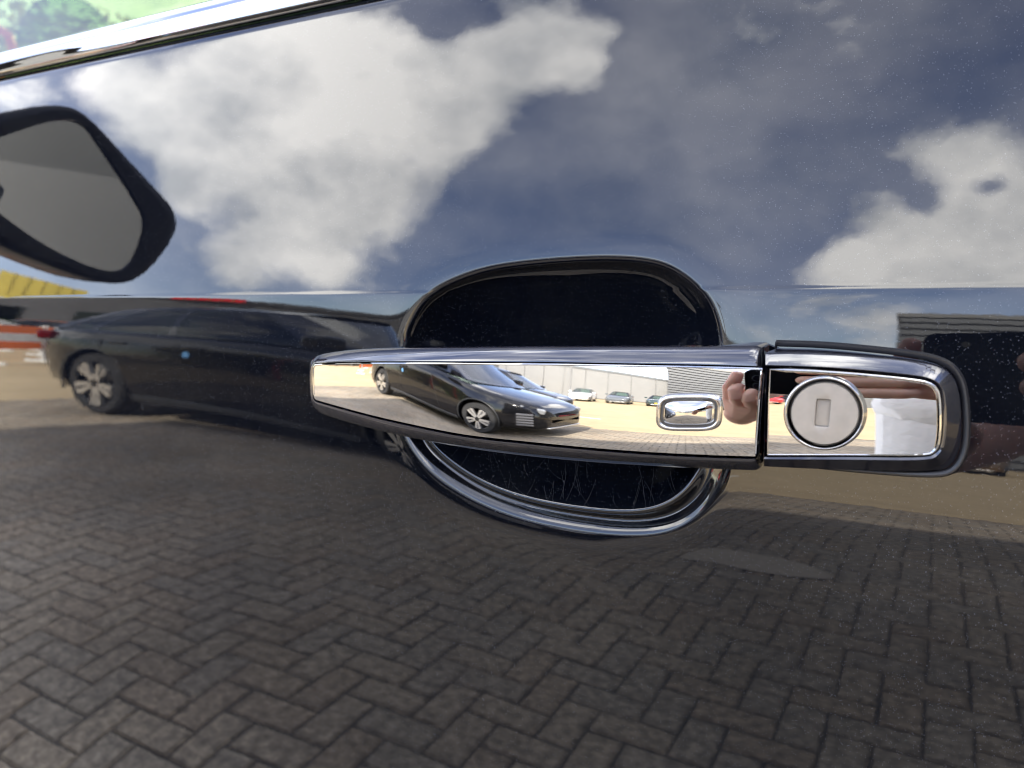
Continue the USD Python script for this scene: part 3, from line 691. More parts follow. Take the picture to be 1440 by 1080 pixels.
def wheel(parent, x, y, r, side, spokes=5):
    """tyre, rim barrel, spokes, hub: each wheel a part with sub-parts; side = +1 faces +y"""
    w = UsdGeom.Xform.Define(stage, path_of(parent) + '/' + free(path_of(parent), 'wheel'))
    w.AddTranslateOp().Set(Gf.Vec3d(x, y, r))
    if side < 0: w.AddRotateZOp().Set(180.0)
    w = w.GetPrim()
    prof = [(r * 0.70, -0.10), (r * 0.93, -0.105), (r * 0.985, -0.085), (r, -0.05), (r, 0.05), (r * 0.985, 0.085), (r * 0.93, 0.103), (r * 0.72, 0.100), (r * 0.69, 0.09), (r * 0.69, -0.09)]
    ring = trimesh.creation.revolve(np.array(prof + prof[:1]), sections=48)
    obj('tyre', T(ring, rx=-90), MAT['tyre'], w, 40)
    bar = trimesh.creation.revolve(np.array([(0.0, -0.02), (r * 0.66, -0.02), (r * 0.67, 0.088), (r * 0.705, 0.094), (r * 0.705, -0.09), (0.0, -0.09)]), sections=48)
    obj('rim', T(bar, rx=-90), MAT['rim_dark'], w, 40)
    for k in range(spokes):
        a = 2 * PI * k / spokes + 0.3
        pts = [(0.13 * r, -0.085 * r), (0.13 * r, 0.085 * r), (0.58 * r, 0.185 * r), (0.67 * r, 0.16 * r), (0.67 * r, -0.16 * r), (0.58 * r, -0.185 * r)]
        slit = sg.Polygon([(0.24 * r, -0.012 * r), (0.24 * r, 0.012 * r), (0.64 * r, 0.045 * r), (0.64 * r, -0.045 * r)])
        m = trimesh.creation.extrude_polygon(sg.Polygon(pts).buffer(-0.008).buffer(0.008).difference(slit), 0.035, engine='earcut')
        m = T(m, z=0.068); v = m.vertices
        v[:, 2] += 0.018 * np.clip(v[:, 0] / r, 0, 1)
        m = T(m, rz=math.degrees(a)); m = T(m, rx=-90)
        obj('spoke', m, MAT['alloy'], w, 40)
    obj('hub', T(cyl(0.16 * r, 0.06, n=20), rx=90, y=0.075), MAT['rim_dark'], w, 40)
    return w

def sheet(fn, us, vs, flip=False):
    U, V = np.meshgrid(us, vs, indexing='ij')
    return grid_mesh(fn(U, V), flip)

def build_car(name, label, P, paint, loc=(0, 0, 0), rotz=0.0, group=None, skip_left=False, glass=None, root=None, cat='car', detail=True, wheels_spokes=5):
    """front towards +x, left side +y"""
    glass = glass or MAT['dark_glass']
    t = root or thing(name, label, cat, loc, rotz, group)
    move = (lambda m: T(m, loc[0], loc[1], loc[2], rz=rotz)) if root is not None else (lambda m: m)
    def obj(nm, m, mat, parent, smooth=False): return globals()['obj'](nm, move(m), mat, parent, smooth)
    r = P['wheel_r']
    W = P['w']
    body = body_loft(P)
    cut = []
    for x in P['axles']:
        for s in (-1, 1):
            cut.append(T(trimesh.creation.cylinder(r + 0.055, 0.34, sections=40), rx=90, x=x, y=s * (W - 0.08), z=r + 0.01))
    body = subtract(body, *cut)
    obj('body', body, paint, t, 42)
    if detail:
        for x in P['axles']:
            for s in (-1, 1):
                a = np.linspace(-0.25, PI + 0.25, 30)
                pts = np.stack([x + (r + 0.052) * np.cos(a), np.full(30, s * (W * 0.985 + 0.004)), r + 0.01 + (r + 0.052) * np.sin(a)], 1)
                obj('arch_lip', tube(pts, 0.012, 6), MAT['satin_black'], t, True)
    for x in P['axles']:
        for s in (-1, 1):
            wx, wy, ws = x, s * (W - 0.125), s
            if root is not None: wx, wy, ws = loc[0] - wx, loc[1] - wy, -s
            wheel(t, wx, wy, r, ws, wheels_spokes)
    # greenhouse
    zb, zr, wb, wr = P['zb'], P['zr'], P['wb'], P['wr']
    xa0, xa1, xd1, xd0 = P['gh']
    roof = lambda u: zr - 0.055 * np.abs(2 * u - 0.85) ** 2.4
    belt = lambda u: zb + P.get('wedge', 0.03) * u
    def side(sgn):
        def f(u, v):
            x = (xa0 + (xd0 - xa0) * u) * (1 - v) + (xa1 + (xd1 - xa1) * u) * v
            z = belt(u) + (roof(u) - belt(u)) * v
            taper = 1 - P.get('tail', 0.10) * np.clip(u - 0.45, 0, 1) ** 2 * 2 - 0.05 * np.clip(0.35 - u, 0, 1) ** 2 * 6
            y = (wb + (wr - wb) * v ** 1.35) * taper
            return np.stack([x, sgn * y, z], -1)
        return f
    L, R = side(1), side(-1)
    def across(u, bulge):
        def f(a, v):
            p, q = L(np.full_like(v, u), v), R(np.full_like(v, u), v)
            out = p + (q - p) * a[..., None]
            k = 4 * a * (1 - a)
            out[..., 0] += bulge * k
            return out
        return f
    WS, RW = across(0.0, 0.10), across(1.0, -0.09)
    def ROOF(u, a):
        p, q = L(u, np.ones_like(u)), R(u, np.ones_like(u))
        out = p + (q - p) * a[..., None]
        out[..., 2] += 0.035 * (1 - (2 * a - 1) ** 4)
        k = 4 * a * (1 - a)
        out[..., 0] += k * (0.10 * (1 - u) - 0.09 * u) * np.abs(2 * u - 1) ** 3
        return out
    g = np.linspace
    obj('roof', face_out(sheet(ROOF, g(0, 1, 24), g(0, 1, 16)), (0, 0, 1)), paint, t, True)
    # pillars: strips of the side and end surfaces between the windows
    sides = [(L, 1), (R, -1)]
    wins = P['windows']          # (u0, u1) spans of the side windows
    for f, sgn in sides:
        skip = skip_left and sgn == 1
        bands = []
        edges = [0.0] + [e for w_ in wins for e in w_] + [1.0]
        for i in range(0, len(edges), 2):
            bands.append(sheet(f, g(edges[i], edges[i + 1], 6), g(0, 1, 10)))
        bands.append(sheet(f, g(0, 1, 30), g(0.90, 1.0, 4)))
        obj('pillar_frame', face_out(cat_(*bands), (0, sgn, 0)), paint if P.get('painted_pillars', False) else MAT['gloss_black'], t, 40)
        for a, b in wins:
            m = sheet(f, g(a, b, 10), g(0.0, 0.90, 10))
            m.vertices[:, 1] -= sgn * 0.004
            obj('side_window', face_out(m, (0, sgn, 0)), glass, t, True)
    for fn, nm, ax in ((WS, 'windscreen', (1, 0, 0)), (RW, 'rear_window', (-1, 0, 0))):
        wglass = MAT['screen_glass'] if glass is MAT['dark_glass'] else glass
        m = sheet(fn, g(0.06, 0.94, 16), g(0.04, 0.93, 12))
        obj(nm, face_out(m, ax), wglass, t, True)
        fr = cat_(sheet(fn, g(0, 0.06, 3), g(0, 1, 12)), sheet(fn, g(0.94, 1, 3), g(0, 1, 12)), sheet(fn, g(0, 1, 16), g(0, 0.04, 3)), sheet(fn, g(0, 1, 16), g(0.93, 1, 3)))
        obj(nm + '_frame', face_out(fr, ax), MAT['gloss_black'], t, 40)
    # floor of the cabin so that the glass does not look into the hollow body
    if glass is not MAT['dark_glass']: pass
    # nose and tail
    F, B = P['front'], P['back']
    for s in (1, -1):
        head = rbox(*P['lamp'], 0.03, rz=-s * 30, ry=12)
        obj('headlight', T(head, F - 0.20, s * (W * 0.74), P['lamp_z']), MAT['lamp'], t, 40)
        tail = rbox(0.16, 0.34, 0.15, 0.03, rz=s * 24)
        obj('tail_light', T(tail, B + 0.12, s * (W * 0.76), P['tail_z']), MAT['red_lens'], t, 40)
        mirror = rbox(0.17, 0.22, 0.15, 0.045)
        if not skip_left:
            obj('door_mirror', T(mirror, xa0 - 0.30, s * (wb + 0.17), zb + 0.09), paint, t, 50)
            for q in range(5):
                obj('fog_slat', T(rbox(0.05, 0.21, 0.040, 0.012, rz=s * 58), F - 0.215, s * W * 0.90, 0.34 + 0.052 * q), MAT['fog_metal'], t, 40)
        if detail:
            for hx in P['handles']:
                obj('side_handle', T(rbox(0.20, 0.03, 0.035, 0.01), hx, s * (W * 0.985), P['zb'] - 0.13), paint, t, 40)
            for jx in P['joints']:
                obj('door_joint', T(box(0.006, 0.006, 0.52), jx, s * (W * 0.998 - 0.001), 0.60), MAT['rubber'], t)
            obj('sill_trim', T(rbox(P['axles'][0] - P['axles'][1] - 2 * r - 0.2, 0.04, 0.07, 0.015), (P['axles'][0] + P['axles'][1]) / 2, s * W * 0.955, P['z0'] + 0.06), MAT['satin_black'], t, 40)
    obj('grille', T(rbox(0.05, 0.95, 0.20, 0.02), F - 0.035, 0, 0.46), MAT['satin_black'], t, 40)
    obj('bumper_strip', T(rbox(0.06, 1.15, 0.035, 0.012), F - 0.03, 0, 0.27), MAT['silver_trim'], t, 40)
    if P.get('front_plate', True): obj('number_plate', T(box(0.012, 0.52, 0.11), F + 0.002, 0, 0.43), MAT['plate'], t)
    obj('number_plate', T(box(0.012, 0.52, 0.11), B - 0.004, 0, P['tail_z'] - 0.10), MAT['plate'], t)
    return t

def hatch(L=4.47, h=1.45, w=0.91, r=0.33, wedge=0.05, tall=0.0):
    f, b = L * 0.508, -L * 0.492
    a0, a1 = 1.38 * L / 4.47, -1.32 * L / 4.47
    zt = tall
    st = [(b, 0.62 * w, 0.42, 0.86 + zt, 0.92 + zt), (b + 0.05, 0.80 * w, 0.34, 0.94 + zt, 1.00 + zt), (b + 0.18, 0.91 * w, 0.26, 0.98 + zt, 1.04 + zt), (b + 0.5, 0.975 * w, 0.20, 0.99 + zt, 1.05 + zt), (a1, w, 0.18, 0.985 + zt, 1.04 + zt),
          (a1 + 0.6, w, 0.18, 0.965 + zt, 1.02 + zt), (0.0, w, 0.18, 0.945 + zt, 1.0 + zt), (a0 - 0.75, w, 0.18, 0.925 + zt, 0.99 + zt), (a0 - 0.35, w, 0.18, 0.905 + zt, 0.985 + zt), (a0, w, 0.18, 0.865 + zt, 0.93 + zt),
          (a0 + 0.35, 0.985 * w, 0.20, 0.80 + zt, 0.865 + zt), (f - 0.30, 0.93 * w, 0.21, 0.735 + zt, 0.79 + zt), (f - 0.12, 0.84 * w, 0.22, 0.67 + zt, 0.72 + zt), (f - 0.03, 0.70 * w, 0.25, 0.58 + zt, 0.63 + zt), (f, 0.56 * w, 0.30, 0.50 + zt, 0.54 + zt)]
    return dict(stations=st, w=w, wheel_r=r, axles=(a0, a1), zb=0.955 + zt, zr=h, wb=0.90 * w, wr=0.64 * w, gh=(a0 - 0.20, a0 - 1.15, b + 0.62, b + 0.10), wedge=wedge, windows=((0.16, 0.52), (0.545, 0.80), (0.83, 0.93)),
                front=f, back=b, lamp=(0.34, 0.15, 0.10), lamp_z=0.64 + zt, tail_z=0.88 + zt, handles=(-0.25, -1.05), joints=(0.62, -0.42, -1.25), z0=0.18)

def wagon(L=4.64, h=1.72, w=0.88, r=0.36):
    f, b = L * 0.5, -L * 0.5
    a0, a1 = 1.40, -1.30
    st = [(b, 0.70 * w, 0.48, 1.02, 1.06), (b + 0.05, 0.86 * w, 0.40, 1.08, 1.12), (b + 0.2, 0.95 * w, 0.34, 1.10, 1.14), (a1, w, 0.28, 1.10, 1.14), (0.0, w, 0.27, 1.10, 1.13), (a0 - 0.45, w, 0.27, 1.09, 1.13),
          (a0, w, 0.28, 1.04, 1.10), (a0 + 0.4, 0.97 * w, 0.30, 0.98, 1.05), (f - 0.2, 0.90 * w, 0.32, 0.90, 0.97), (f - 0.06, 0.78 * w, 0.34, 0.78, 0.86), (f, 0.64 * w, 0.40, 0.66, 0.72)]
    return dict(stations=st, w=w, wheel_r=r, axles=(a0, a1), zb=1.14, zr=h, wb=0.93 * w, wr=0.70 * w, gh=(a0 - 0.35, a0 - 1.15, b + 0.35, b + 0.08), wedge=0.01, tail=0.05, windows=((0.10, 0.46), (0.485, 0.74), (0.77, 0.93)),
                front=f, back=b, lamp=(0.36, 0.22, 0.18), lamp_z=0.83, tail_z=1.0, handles=(), joints=(), z0=0.28)

# the shell of the photographed car behind its door: front towards -x
SUV_C = (-0.10, 0.945)
own = wagon(); own['gh'] = (1.52, 0.66, own['gh'][2], own['gh'][3]); own['windows'] = ((0.07, 0.50), (0.525, 0.75), (0.78, 0.93))
shell = build_car('', '', own, MAT['paint'], (SUV_C[0], SUV_C[1], 0), 180.0, skip_left=True, glass=MAT['green_glass'], root=suv, detail=False)
# neighbouring skins of the same side
def side_panel(name, xa, xb, arch=None, z0=0.42, z1=BELT - 0.006, mat=None):
    xs_, zs_ = np.linspace(xa, xb, 70), np.linspace(z0, z1, 70)
    m = skin_grid(xs_, zs_, skin_depth)
    v = m.vertices
    v[:, 1] += 0.10 * np.clip((-1.75 - v[:, 0]) / 0.6, 0, 1) ** 2 + 0.08 * np.clip((v[:, 0] - 1.5) / 0.7, 0, 1) ** 2 - 0.012 * v[:, 0] ** 2 * (np.abs(v[:, 0]) > 9)
    if arch is not None:
        c = m.triangles_center
        keep = np.hypot(c[:, 0] - arch, c[:, 2] - 0.37) > 0.42
        m = trimesh.Trimesh(m.vertices, m.faces[keep], process=False)
    obj(name, m, MAT['paint'], suv, True)
side_panel('rear_door', 0.1395, 1.02)
side_panel('front_wing', -1.90, -0.9845, arch=SUV_C[0] - 1.40, z1=1.10)
side_panel('rear_wing', 1.025, 1.95, arch=SUV_C[0] + 1.30)
# cabin: dashboard, wheel, seats
cab = [0.0]
obj('dashboard', T(rbox(0.50, 1.45, 0.26, 0.08), -1.25, 0.945, 1.02), MAT['cabin'], suv, 40)
a = np.linspace(0, 2 * PI, 40, endpoint=False)
sw = tube(np.stack([0.0 * a, 0.185 * np.cos(a), 0.185 * np.sin(a)], 1), 0.016, 8, True)
obj('steering_wheel', T(cat_(sw, box(0.02, 0.34, 0.05), cyl(0.07, 0.05, ry=90, n=16)), ry=-22, x=-0.70, y=0.55, z=1.02), MAT['cabin'], suv, 40)
for y in (0.55, 1.34):
    st = UsdGeom.Xform.Define(stage, '/World/parked_car/' + free('/World/parked_car', 'front_seat'))
    st.AddTranslateOp().Set(Gf.Vec3d(-0.10, y, 0)); st = st.GetPrim()
    obj('seat_cushion', rbox(0.52, 0.50, 0.16, 0.06, -0.15, 0, 0.66), MAT['seat'], st, 50)
    obj('seat_back', rbox(0.14, 0.48, 0.62, 0.06, 0.16, 0, 1.00, ry=14), MAT['seat'], st, 50)
    obj('headrest', rbox(0.10, 0.26, 0.18, 0.045, 0.27, 0, 1.43, ry=10), MAT['seat'], st, 50)
obj('rear_bench', cat_(rbox(0.5, 1.3, 0.16, 0.06, 0.85, 0.945, 0.68), rbox(0.14, 1.3, 0.6, 0.06, 1.18, 0.945, 1.0, ry=14)), MAT['seat'], suv, 50)
obj('cabin_floor', box(2.6, 1.5, 0.05, 0.1, 0.945, 0.45), MAT['cabin'], suv)

# door mirror: dark housing with a mirror facing backwards, on an arm from the front corner of the door
OUT = np.array([(-0.010, 1.205), (-0.0285, 1.2274), (-0.0585, 1.2595), (-0.0827, 1.2759), (-0.1093, 1.2717), (-0.1831, 1.2399), (-0.2266, 1.2222), (-0.2425, 1.2069), (-0.2464, 1.1818), (-0.2332, 1.1363), (-0.2195, 1.1107),
                (-0.202, 1.0987), (-0.1753, 1.0925), (-0.122, 1.0921), (-0.0794, 1.0937), (-0.030, 1.0990), (-0.010, 1.115)])
INN = np.array([(-0.030, 1.190), (-0.039, 1.2035), (-0.0742, 1.2509), (-0.0967, 1.2633), (-0.1163, 1.256), (-0.1938, 1.2), (-0.2057, 1.1864), (-0.2095, 1.1546), (-0.2065, 1.1247), (-0.1872, 1.1069), (-0.1281, 1.1078), (-0.07, 1.1223), (-0.034, 1.140)])
mo = resample(chaikin(OUT, 2), 160)
mi = near_on(resample(chaikin(INN, 2), 300), mo)
def mring(p, x): return np.stack([np.full(len(p), x), p[:, 0], p[:, 1]], 1)
mc = mo.mean(0)
sc_ = lambda k: mc + (mo - mc) * k
mir = UsdGeom.Xform.Define(stage, '/World/parked_car/door_mirror').GetPrim()
hous = loft([mring(mi, -0.8500), mring(mi, -0.8420), mring(mi * 0.45 + mo * 0.55, -0.8400), mring(mi * 0.1 + mo * 0.9, -0.8425), mring(mo, -0.8500), mring(sc_(0.99), -0.880), mring(sc_(0.95), -0.920), mring(sc_(0.82), -0.955), mring(sc_(0.6), -0.982), mring(sc_(0.25), -0.995)], cap1=True)
hous.fix_normals()
gl = loft([mring(mi * 1.0, -0.8465), mring(mc + (mi - mc) * 0.3, -0.8465)], cap1=True)
for m_ in (gl, hous): m_.vertices[:, 0] += (m_.vertices[:, 1] + 0.14) * math.tan(math.radians(-MIRROR_YAW))
obj('mirror_housing', hous, MAT['seal_black'], mir, 50)
obj('mirror_glass', gl, MAT['mirror'], mir)
obj('mirror_arm', rbox(0.11, 0.14, 0.06, 0.02, -0.91, -0.005, 1.135), MAT['satin_black'], mir, 40)

# ------------------------------------------------------------------ cars in the yard
BLACK = car_paint('black_paint', (0.004, 0.004, 0.005), ior=1.5)
opp = build_car('hatchback', 'black five-door hatchback parked opposite with bright five-spoke wheels', dict(hatch(L=4.6), front_plate=False), BLACK, (-3.83, -2.80 - 0.91, -0.002), 0.0)
MAT['blue_dot'] = plain('blue_sticker', (0.10, 0.26, 0.50), 0.5)
obj('charge_sticker', T(cyl(0.036, 0.006, n=24), rx=90, x=-0.30, y=0.9155, z=0.74), MAT['blue_dot'], opp, label='small light blue sticker on the door')
protos = []
def far_car(nm, col, label, loc, rz, plate=False, **k):
    paint = car_paint(nm + '_paint', col, 0.06, 1.7)
    return build_car('far_car', label, dict(hatch(**k), front_plate=plate), paint, loc, rz, group=None)
GY = -0.001
far_car('far_black', (0.01, 0.01, 0.012), 'black hatchback standing behind the nose of the nearer black hatchback', (-5.6, -8.6, GY), 0.0)
far_car('far_white', (0.75, 0.75, 0.74), 'white hatchback in the far row, leftmost before the grey wall', (-7.9, -24.5, GY), 82.0)
far_car('far_grey', (0.10, 0.11, 0.12), 'dark grey hatchback in the far row beside the white one', (-4.9, -25.0, GY), 86.0)
far_car('far_green', (0.03, 0.05, 0.05), 'dark green hatchback in the far row with a yellow plate', (-1.9, -25.5, GY), 88.0, plate=True)
far_car('far_brown', (0.10, 0.06, 0.03), 'brown hatchback in the far row', (0.9, -25.0, GY), 92.0)
far_car('far_silver', (0.55, 0.56, 0.57), 'silver hatchback in the far row between the brown and the red one', (3.7, -24.6, GY), 90.0)
far_car('far_red', (0.50, 0.02, 0.02), 'red hatchback in the far row, rightmost', (6.5, -24.4, GY), 92.0)
far_car('near_white', (0.78, 0.78, 0.77), 'white hatchback parked on the right of the yard', (10.5, -14.5, GY), 96.0)
far_car('left_orange', (0.62, 0.15, 0.035), 'orange hatchback parked behind the tail of the black hatchback', (-22.5, -11.4, GY), 150.0)
far_car('left_red', (0.55, 0.02, 0.02), 'red hatchback at the far left of the yard', (-19.5, -7.2, GY), 160.0)

# orange and white barriers by the far left corner
MAT['orange'] = plain('orange_board', (0.70, 0.15, 0.03), 0.5, vary=0.1, vscale=6)
MAT['white_board'] = plain('white_board', (0.62, 0.62, 0.60), 0.5, vary=0.15, vscale=6)
first = None
for k, (x, y, rz) in enumerate(((-10.9, -5.15, 62), (-11.6, -6.3, 50), (-12.9, -6.1, 70), (-13.8, -7.6, 58), (-15.2, -7.4, 64))):
    lab, grp = ('nearest', 'second nearest', 'middle', 'fourth', 'farthest')[k] + ' of the five orange and white barriers behind the tail of the black hatchback', 'barriers behind the black hatchback'
    if first is None:
        first = thing('barrier', lab, 'barrier', (x, y, -0.001), rz, grp)
        for s_ in (-0.6, 0.6):
            obj('leg', cat_(box(0.05, 0.05, 1.05, s_, 0, 0.53), box(0.06, 0.55, 0.06, s_, 0, 0.03)), MAT['white_board'], first)
        obj('orange_board', box(1.5, 0.03, 0.24, 0, 0.03, 0.88), MAT['orange'], first)
        obj('white_board', box(1.5, 0.03, 0.20, 0, 0.03, 0.62), MAT['white_board'], first)
        obj('orange_board', box(1.5, 0.03, 0.16, 0, 0.03, 0.40), MAT['orange'], first)
    else: copy_of(first, lab, (x, y, -0.001), rz, grp)
# white panel van far left
MAT['van_white'] = car_paint('van_white', (0.78, 0.78, 0.77), 0.1, 1.6)
van = thing('van', 'white panel van with a flat nose beside the hedge', 'van', (-24.0, -6.8, GY), 8.0)
outl = sg.Polygon([(-2.6, 0.30), (-2.6, 2.25), (-2.5, 2.36), (0.9, 2.36), (1.65, 1.35), (2.5, 1.10), (2.62, 0.75), (2.62, 0.30)])
vb = T(trimesh.creation.extrude_polygon(outl, 1.9, engine='earcut'), rx=90, y=0.95)
vb = subtract(vb, *[T(trimesh.creation.cylinder(0.40, 0.5, sections=30), rx=90, x=x, y=s * 0.85, z=0.34) for x in (1.65, -1.55) for s in (-1, 1)])
obj('body', vb, MAT['van_white'], van)
for x in (1.65, -1.55):
    for s in (-1, 1): wheel(van, x, s * 0.83, 0.34, s, 5)
obj('windscreen', T(box(0.02, 1.6, 1.05), 1.31, 0, 1.88, ry=-36.6), MAT['dark_glass'], van)
for s in (-1, 1):
    obj('side_window', T(box(0.75, 0.02, 0.55), 0.50, s * 0.955, 1.75), MAT['dark_glass'], van)
    obj('headlight', T(rbox(0.12, 0.3, 0.2, 0.03), 2.56, s * 0.7, 0.86), MAT['lamp'], van, 40)
obj('bumper', T(rbox(0.15, 1.85, 0.25, 0.04), 2.62, 0, 0.42), MAT['satin_black'], van, 40)

# ------------------------------------------------------------------ buildings
MAT['panel'] = plain('wall_panel', (0.21, 0.21, 0.205), 0.5, vary=0.06, vscale=0.6)
MAT['panel_dark'] = plain('panel_gap', (0.12, 0.12, 0.12), 0.8)
MAT['louvre'] = plain('louvre_metal', (0.13, 0.135, 0.14), 0.4, 0.3)
MAT['dark_gap'] = plain('louvre_gap', (0.05, 0.05, 0.055), 0.7)
MAT['grey_wall'] = plain('dark_grey_wall', (0.11, 0.11, 0.11), 0.8, vary=0.15, vscale=1.0)
MAT['sign_yellow'] = plain('sign_yellow', (0.60, 0.48, 0.09), 0.45, vary=0.1, vscale=3.0)
MAT['seam'] = plain('board_seam', (0.30, 0.24, 0.05), 0.6)
MAT['sign_red'] = plain('sign_red', (0.70, 0.03, 0.03), 0.45)
wh = thing('warehouse', 'long pale grey warehouse of tall wall panels behind the far row of cars', 'building', (-21.0, -43.0, -0.001), -9.0)
obj('wall', box(46, 14, 4.9, 0, 0, 2.45), MAT['panel_dark'], wh)
for k in range(16):
    obj('wall_panel', box(2.80, 0.12, 4.8, -22.0 + 2.87 * k, 7.06, 2.45 + 0.04 * (k % 2)), MAT['panel'], wh)
obj('roof_edge', box(46.4, 14.4, 0.35, 0, 0, 5.05), MAT['louvre'], wh)
lv = thing('louvred_hall', 'taller grey hall clad in horizontal ribs at the right of the warehouse', 'building', (6.5, -42.0, -0.001), -2.0)
obj('wall', box(17, 12, 8.0, 0, 0, 4.0), MAT['dark_gap'], lv)
for k in range(16):
    obj('slat', box(17.1, 0.16, 0.34, 0, 6.06, 0.35 + 0.49 * k), MAT['louvre'], lv)
obj('roof_edge', box(17.4, 12.4, 0.3, 0, 0, 8.12), MAT['panel'], lv)
MAT['hall_wall'] = plain('hall_wall', (0.07, 0.075, 0.075), 0.7, vary=0.06, vscale=0.5)
MAT['hall_band'] = plain('hall_band', (0.15, 0.155, 0.155), 0.7, vary=0.05, vscale=0.5)
gh_ = thing('grey_hall', 'big grey hall with a paler lower wall at the right end of the yard', 'building', (21.0, -21.0, -0.001), -42.0)
obj('upper_wall', box(10, 52, 20.0, 0, 16, 10.0), MAT['hall_wall'], gh_)
obj('lower_wall', box(10.1, 52.1, 11.0, 0, 16, 5.5), MAT['hall_band'], gh_)
shade_block = thing('shade_building', 'long unseen building added behind the parked car to cast the shadow on the paving', 'building', (2.25, 7.7, 0.0), -6.0)  # added out of view; its roof edge and corner shape the shadow on the paving
obj('wall', box(12.4, 8.0, 7.46, 0, 4.0, 3.73), MAT['panel'], shade_block)
obj('roof_edge', box(12.5, 8.1, 0.25, 0, 4.0, 7.56), MAT['louvre'], shade_block)
for k in range(6):
    obj('added_window', box(1.8, 0.06, 2.6, -5.0 + 2.0 * k, -0.04, 1.5), MAT['dark_glass'], shade_block)
pole = thing('lamp_post', 'white lamp post in front of the warehouse', 'lamp post', (-9.4, -25.0, -0.001))
obj('post', tube([(0, 0, 0), (0, 0, 3.0), (0, 0, 5.2)], [0.13, 0.11, 0.09], 12), MAT['panel'], pole, True)
obj('lamp_head', rbox(0.6, 0.25, 0.12, 0.04, 0.2, 0, 5.25), MAT['panel'], pole, 40)
sh = thing('shop_building', 'low dark grey building with a yellow and a red fascia board', 'building', (-25.5, -13.5, -0.001), -62.0)
obj('wall', box(24, 9, 4.2, 3, -4.6, 2.1), MAT['grey_wall'], sh)
obj('roof_edge', box(24.3, 9.3, 0.25, 3, -4.6, 4.3), MAT['louvre'], sh)
for k in range(5):
    obj('window', box(2.6, 0.08, 2.0, -6.5 + 4.2 * k, -0.08, 1.5), MAT['dark_glass'], sh)
for m_, x, l, z in ((MAT['sign_yellow'], -1.2, 2.7, 5.2), (MAT['sign_red'], 4.6, 2.6, 4.35)):
    fb = obj('fascia_board', box(l, 0.18, 1.0 if z > 5 else 0.42, x, 0.12, z), m_, sh)
    for q in range(1, 6): obj('seam', box(0.035, 0.02, 0.98 if z > 5 else 0.40, x - l / 2 + l * q / 6, 0.222, z), MAT['seam'], fb)

# ------------------------------------------------------------------ greenery
def leaf_mat(name, c):
    return M(name, {'o': ('geometry', {}), 'n': ('noise_texture', dict(scale=1.3, detail=3)), 'r': ('rgb_ramp', dict(ramp=[(0.3, tuple(np.array(c) * 0.6)), (0.7, tuple(np.array(c) * 1.3))])),
                    'd': ('diffuse_bsdf', {}), 't': ('translucent_bsdf', {}), 'p': ('mix_closure', dict(fac=0.45))},
             [('o.position', 'n.vector'), ('n.fac', 'r.fac'), ('r.color', 'd.color'), ('r.color', 't.color'), ('d.BSDF', 'p.closure1'), ('t.BSDF', 'p.closure2')], 'p.closure')
MAT['leaf'] = leaf_mat('leaf_yellow_green', (0.42, 0.36, 0.012))
MAT['leaf_dark'] = leaf_mat('leaf_green', (0.06, 0.11, 0.02))
MAT['bark'] = plain('bark', (0.09, 0.07, 0.05), 0.9, vary=0.3, vscale=12)
def leaves(n, blobs, size, seed):
    r = np.random.default_rng(seed)
    blobs = np.array(blobs, float)
    k = r.choice(len(blobs), n, p=blobs[:, 3] ** 2 / (blobs[:, 3] ** 2).sum())
    d = r.normal(size=(n, 3)); d /= np.linalg.norm(d, axis=1, keepdims=True)
    c = blobs[k, :3] + d * (blobs[k, 3] * r.uniform(0.55, 1.05, n) ** 0.7)[:, None]
    a = r.normal(size=(n, 3)); a /= np.linalg.norm(a, axis=1, keepdims=True)
    b = np.cross(a, r.normal(size=(n, 3))); b /= np.linalg.norm(b, axis=1, keepdims=True)
    s_ = size * r.uniform(0.6, 1.3, n)[:, None]
    v = np.stack([c - a * s_, c + b * s_ * 0.45, c + a * s_, c - b * s_ * 0.45], 1).reshape(-1, 3)
    i = np.arange(n) * 4
    return trimesh.Trimesh(v, np.vstack([np.stack([i, i + 1, i + 2], 1), np.stack([i, i + 2, i + 3], 1)]), process=False)
def bush(name, label, loc, w, h, seed, mat, cat='shrub', n=2600, size=0.09, trunk=0.0, group=None):
    r = np.random.default_rng(seed)
    t = thing(name, label, cat, loc, 0, group)
    bl = [(r.uniform(-w, w) * 0.62, r.uniform(-w, w) * 0.4, trunk + r.uniform(0.25, 0.8) * (h - trunk), r.uniform(0.22, 0.38) * min(w * 1.4, h - trunk)) for _ in range(13)]
    obj('crown', leaves(n, bl, size, seed), mat, t)
    stems = [tube([(0, 0, -0.05), (b[0] * 0.3, b[1] * 0.3, max(trunk, b[2] * 0.5)), b[:3]], [0.05 + 0.02 * h, 0.04 + 0.008 * h, 0.01], 7) for b in bl[:6]]
    obj('trunk' if trunk else 'stem', cat_(stems), MAT['bark'], t, True)
    return t

for k, (x, y, w, h, lab) in enumerate(((-20.0, -8.2, 1.9, 1.5, 'rounded green hedge shrub beside the white van'), (-27.5, -8.5, 2.1, 1.9, 'taller green hedge shrub at the back left of the yard'), (-22.5, -9.8, 1.8, 1.3, 'low green hedge shrub behind the white van'))):
    bush('hedge_shrub', lab, (x, y, -0.001), w, h, 40 + k, MAT['leaf_dark'], n=2200)
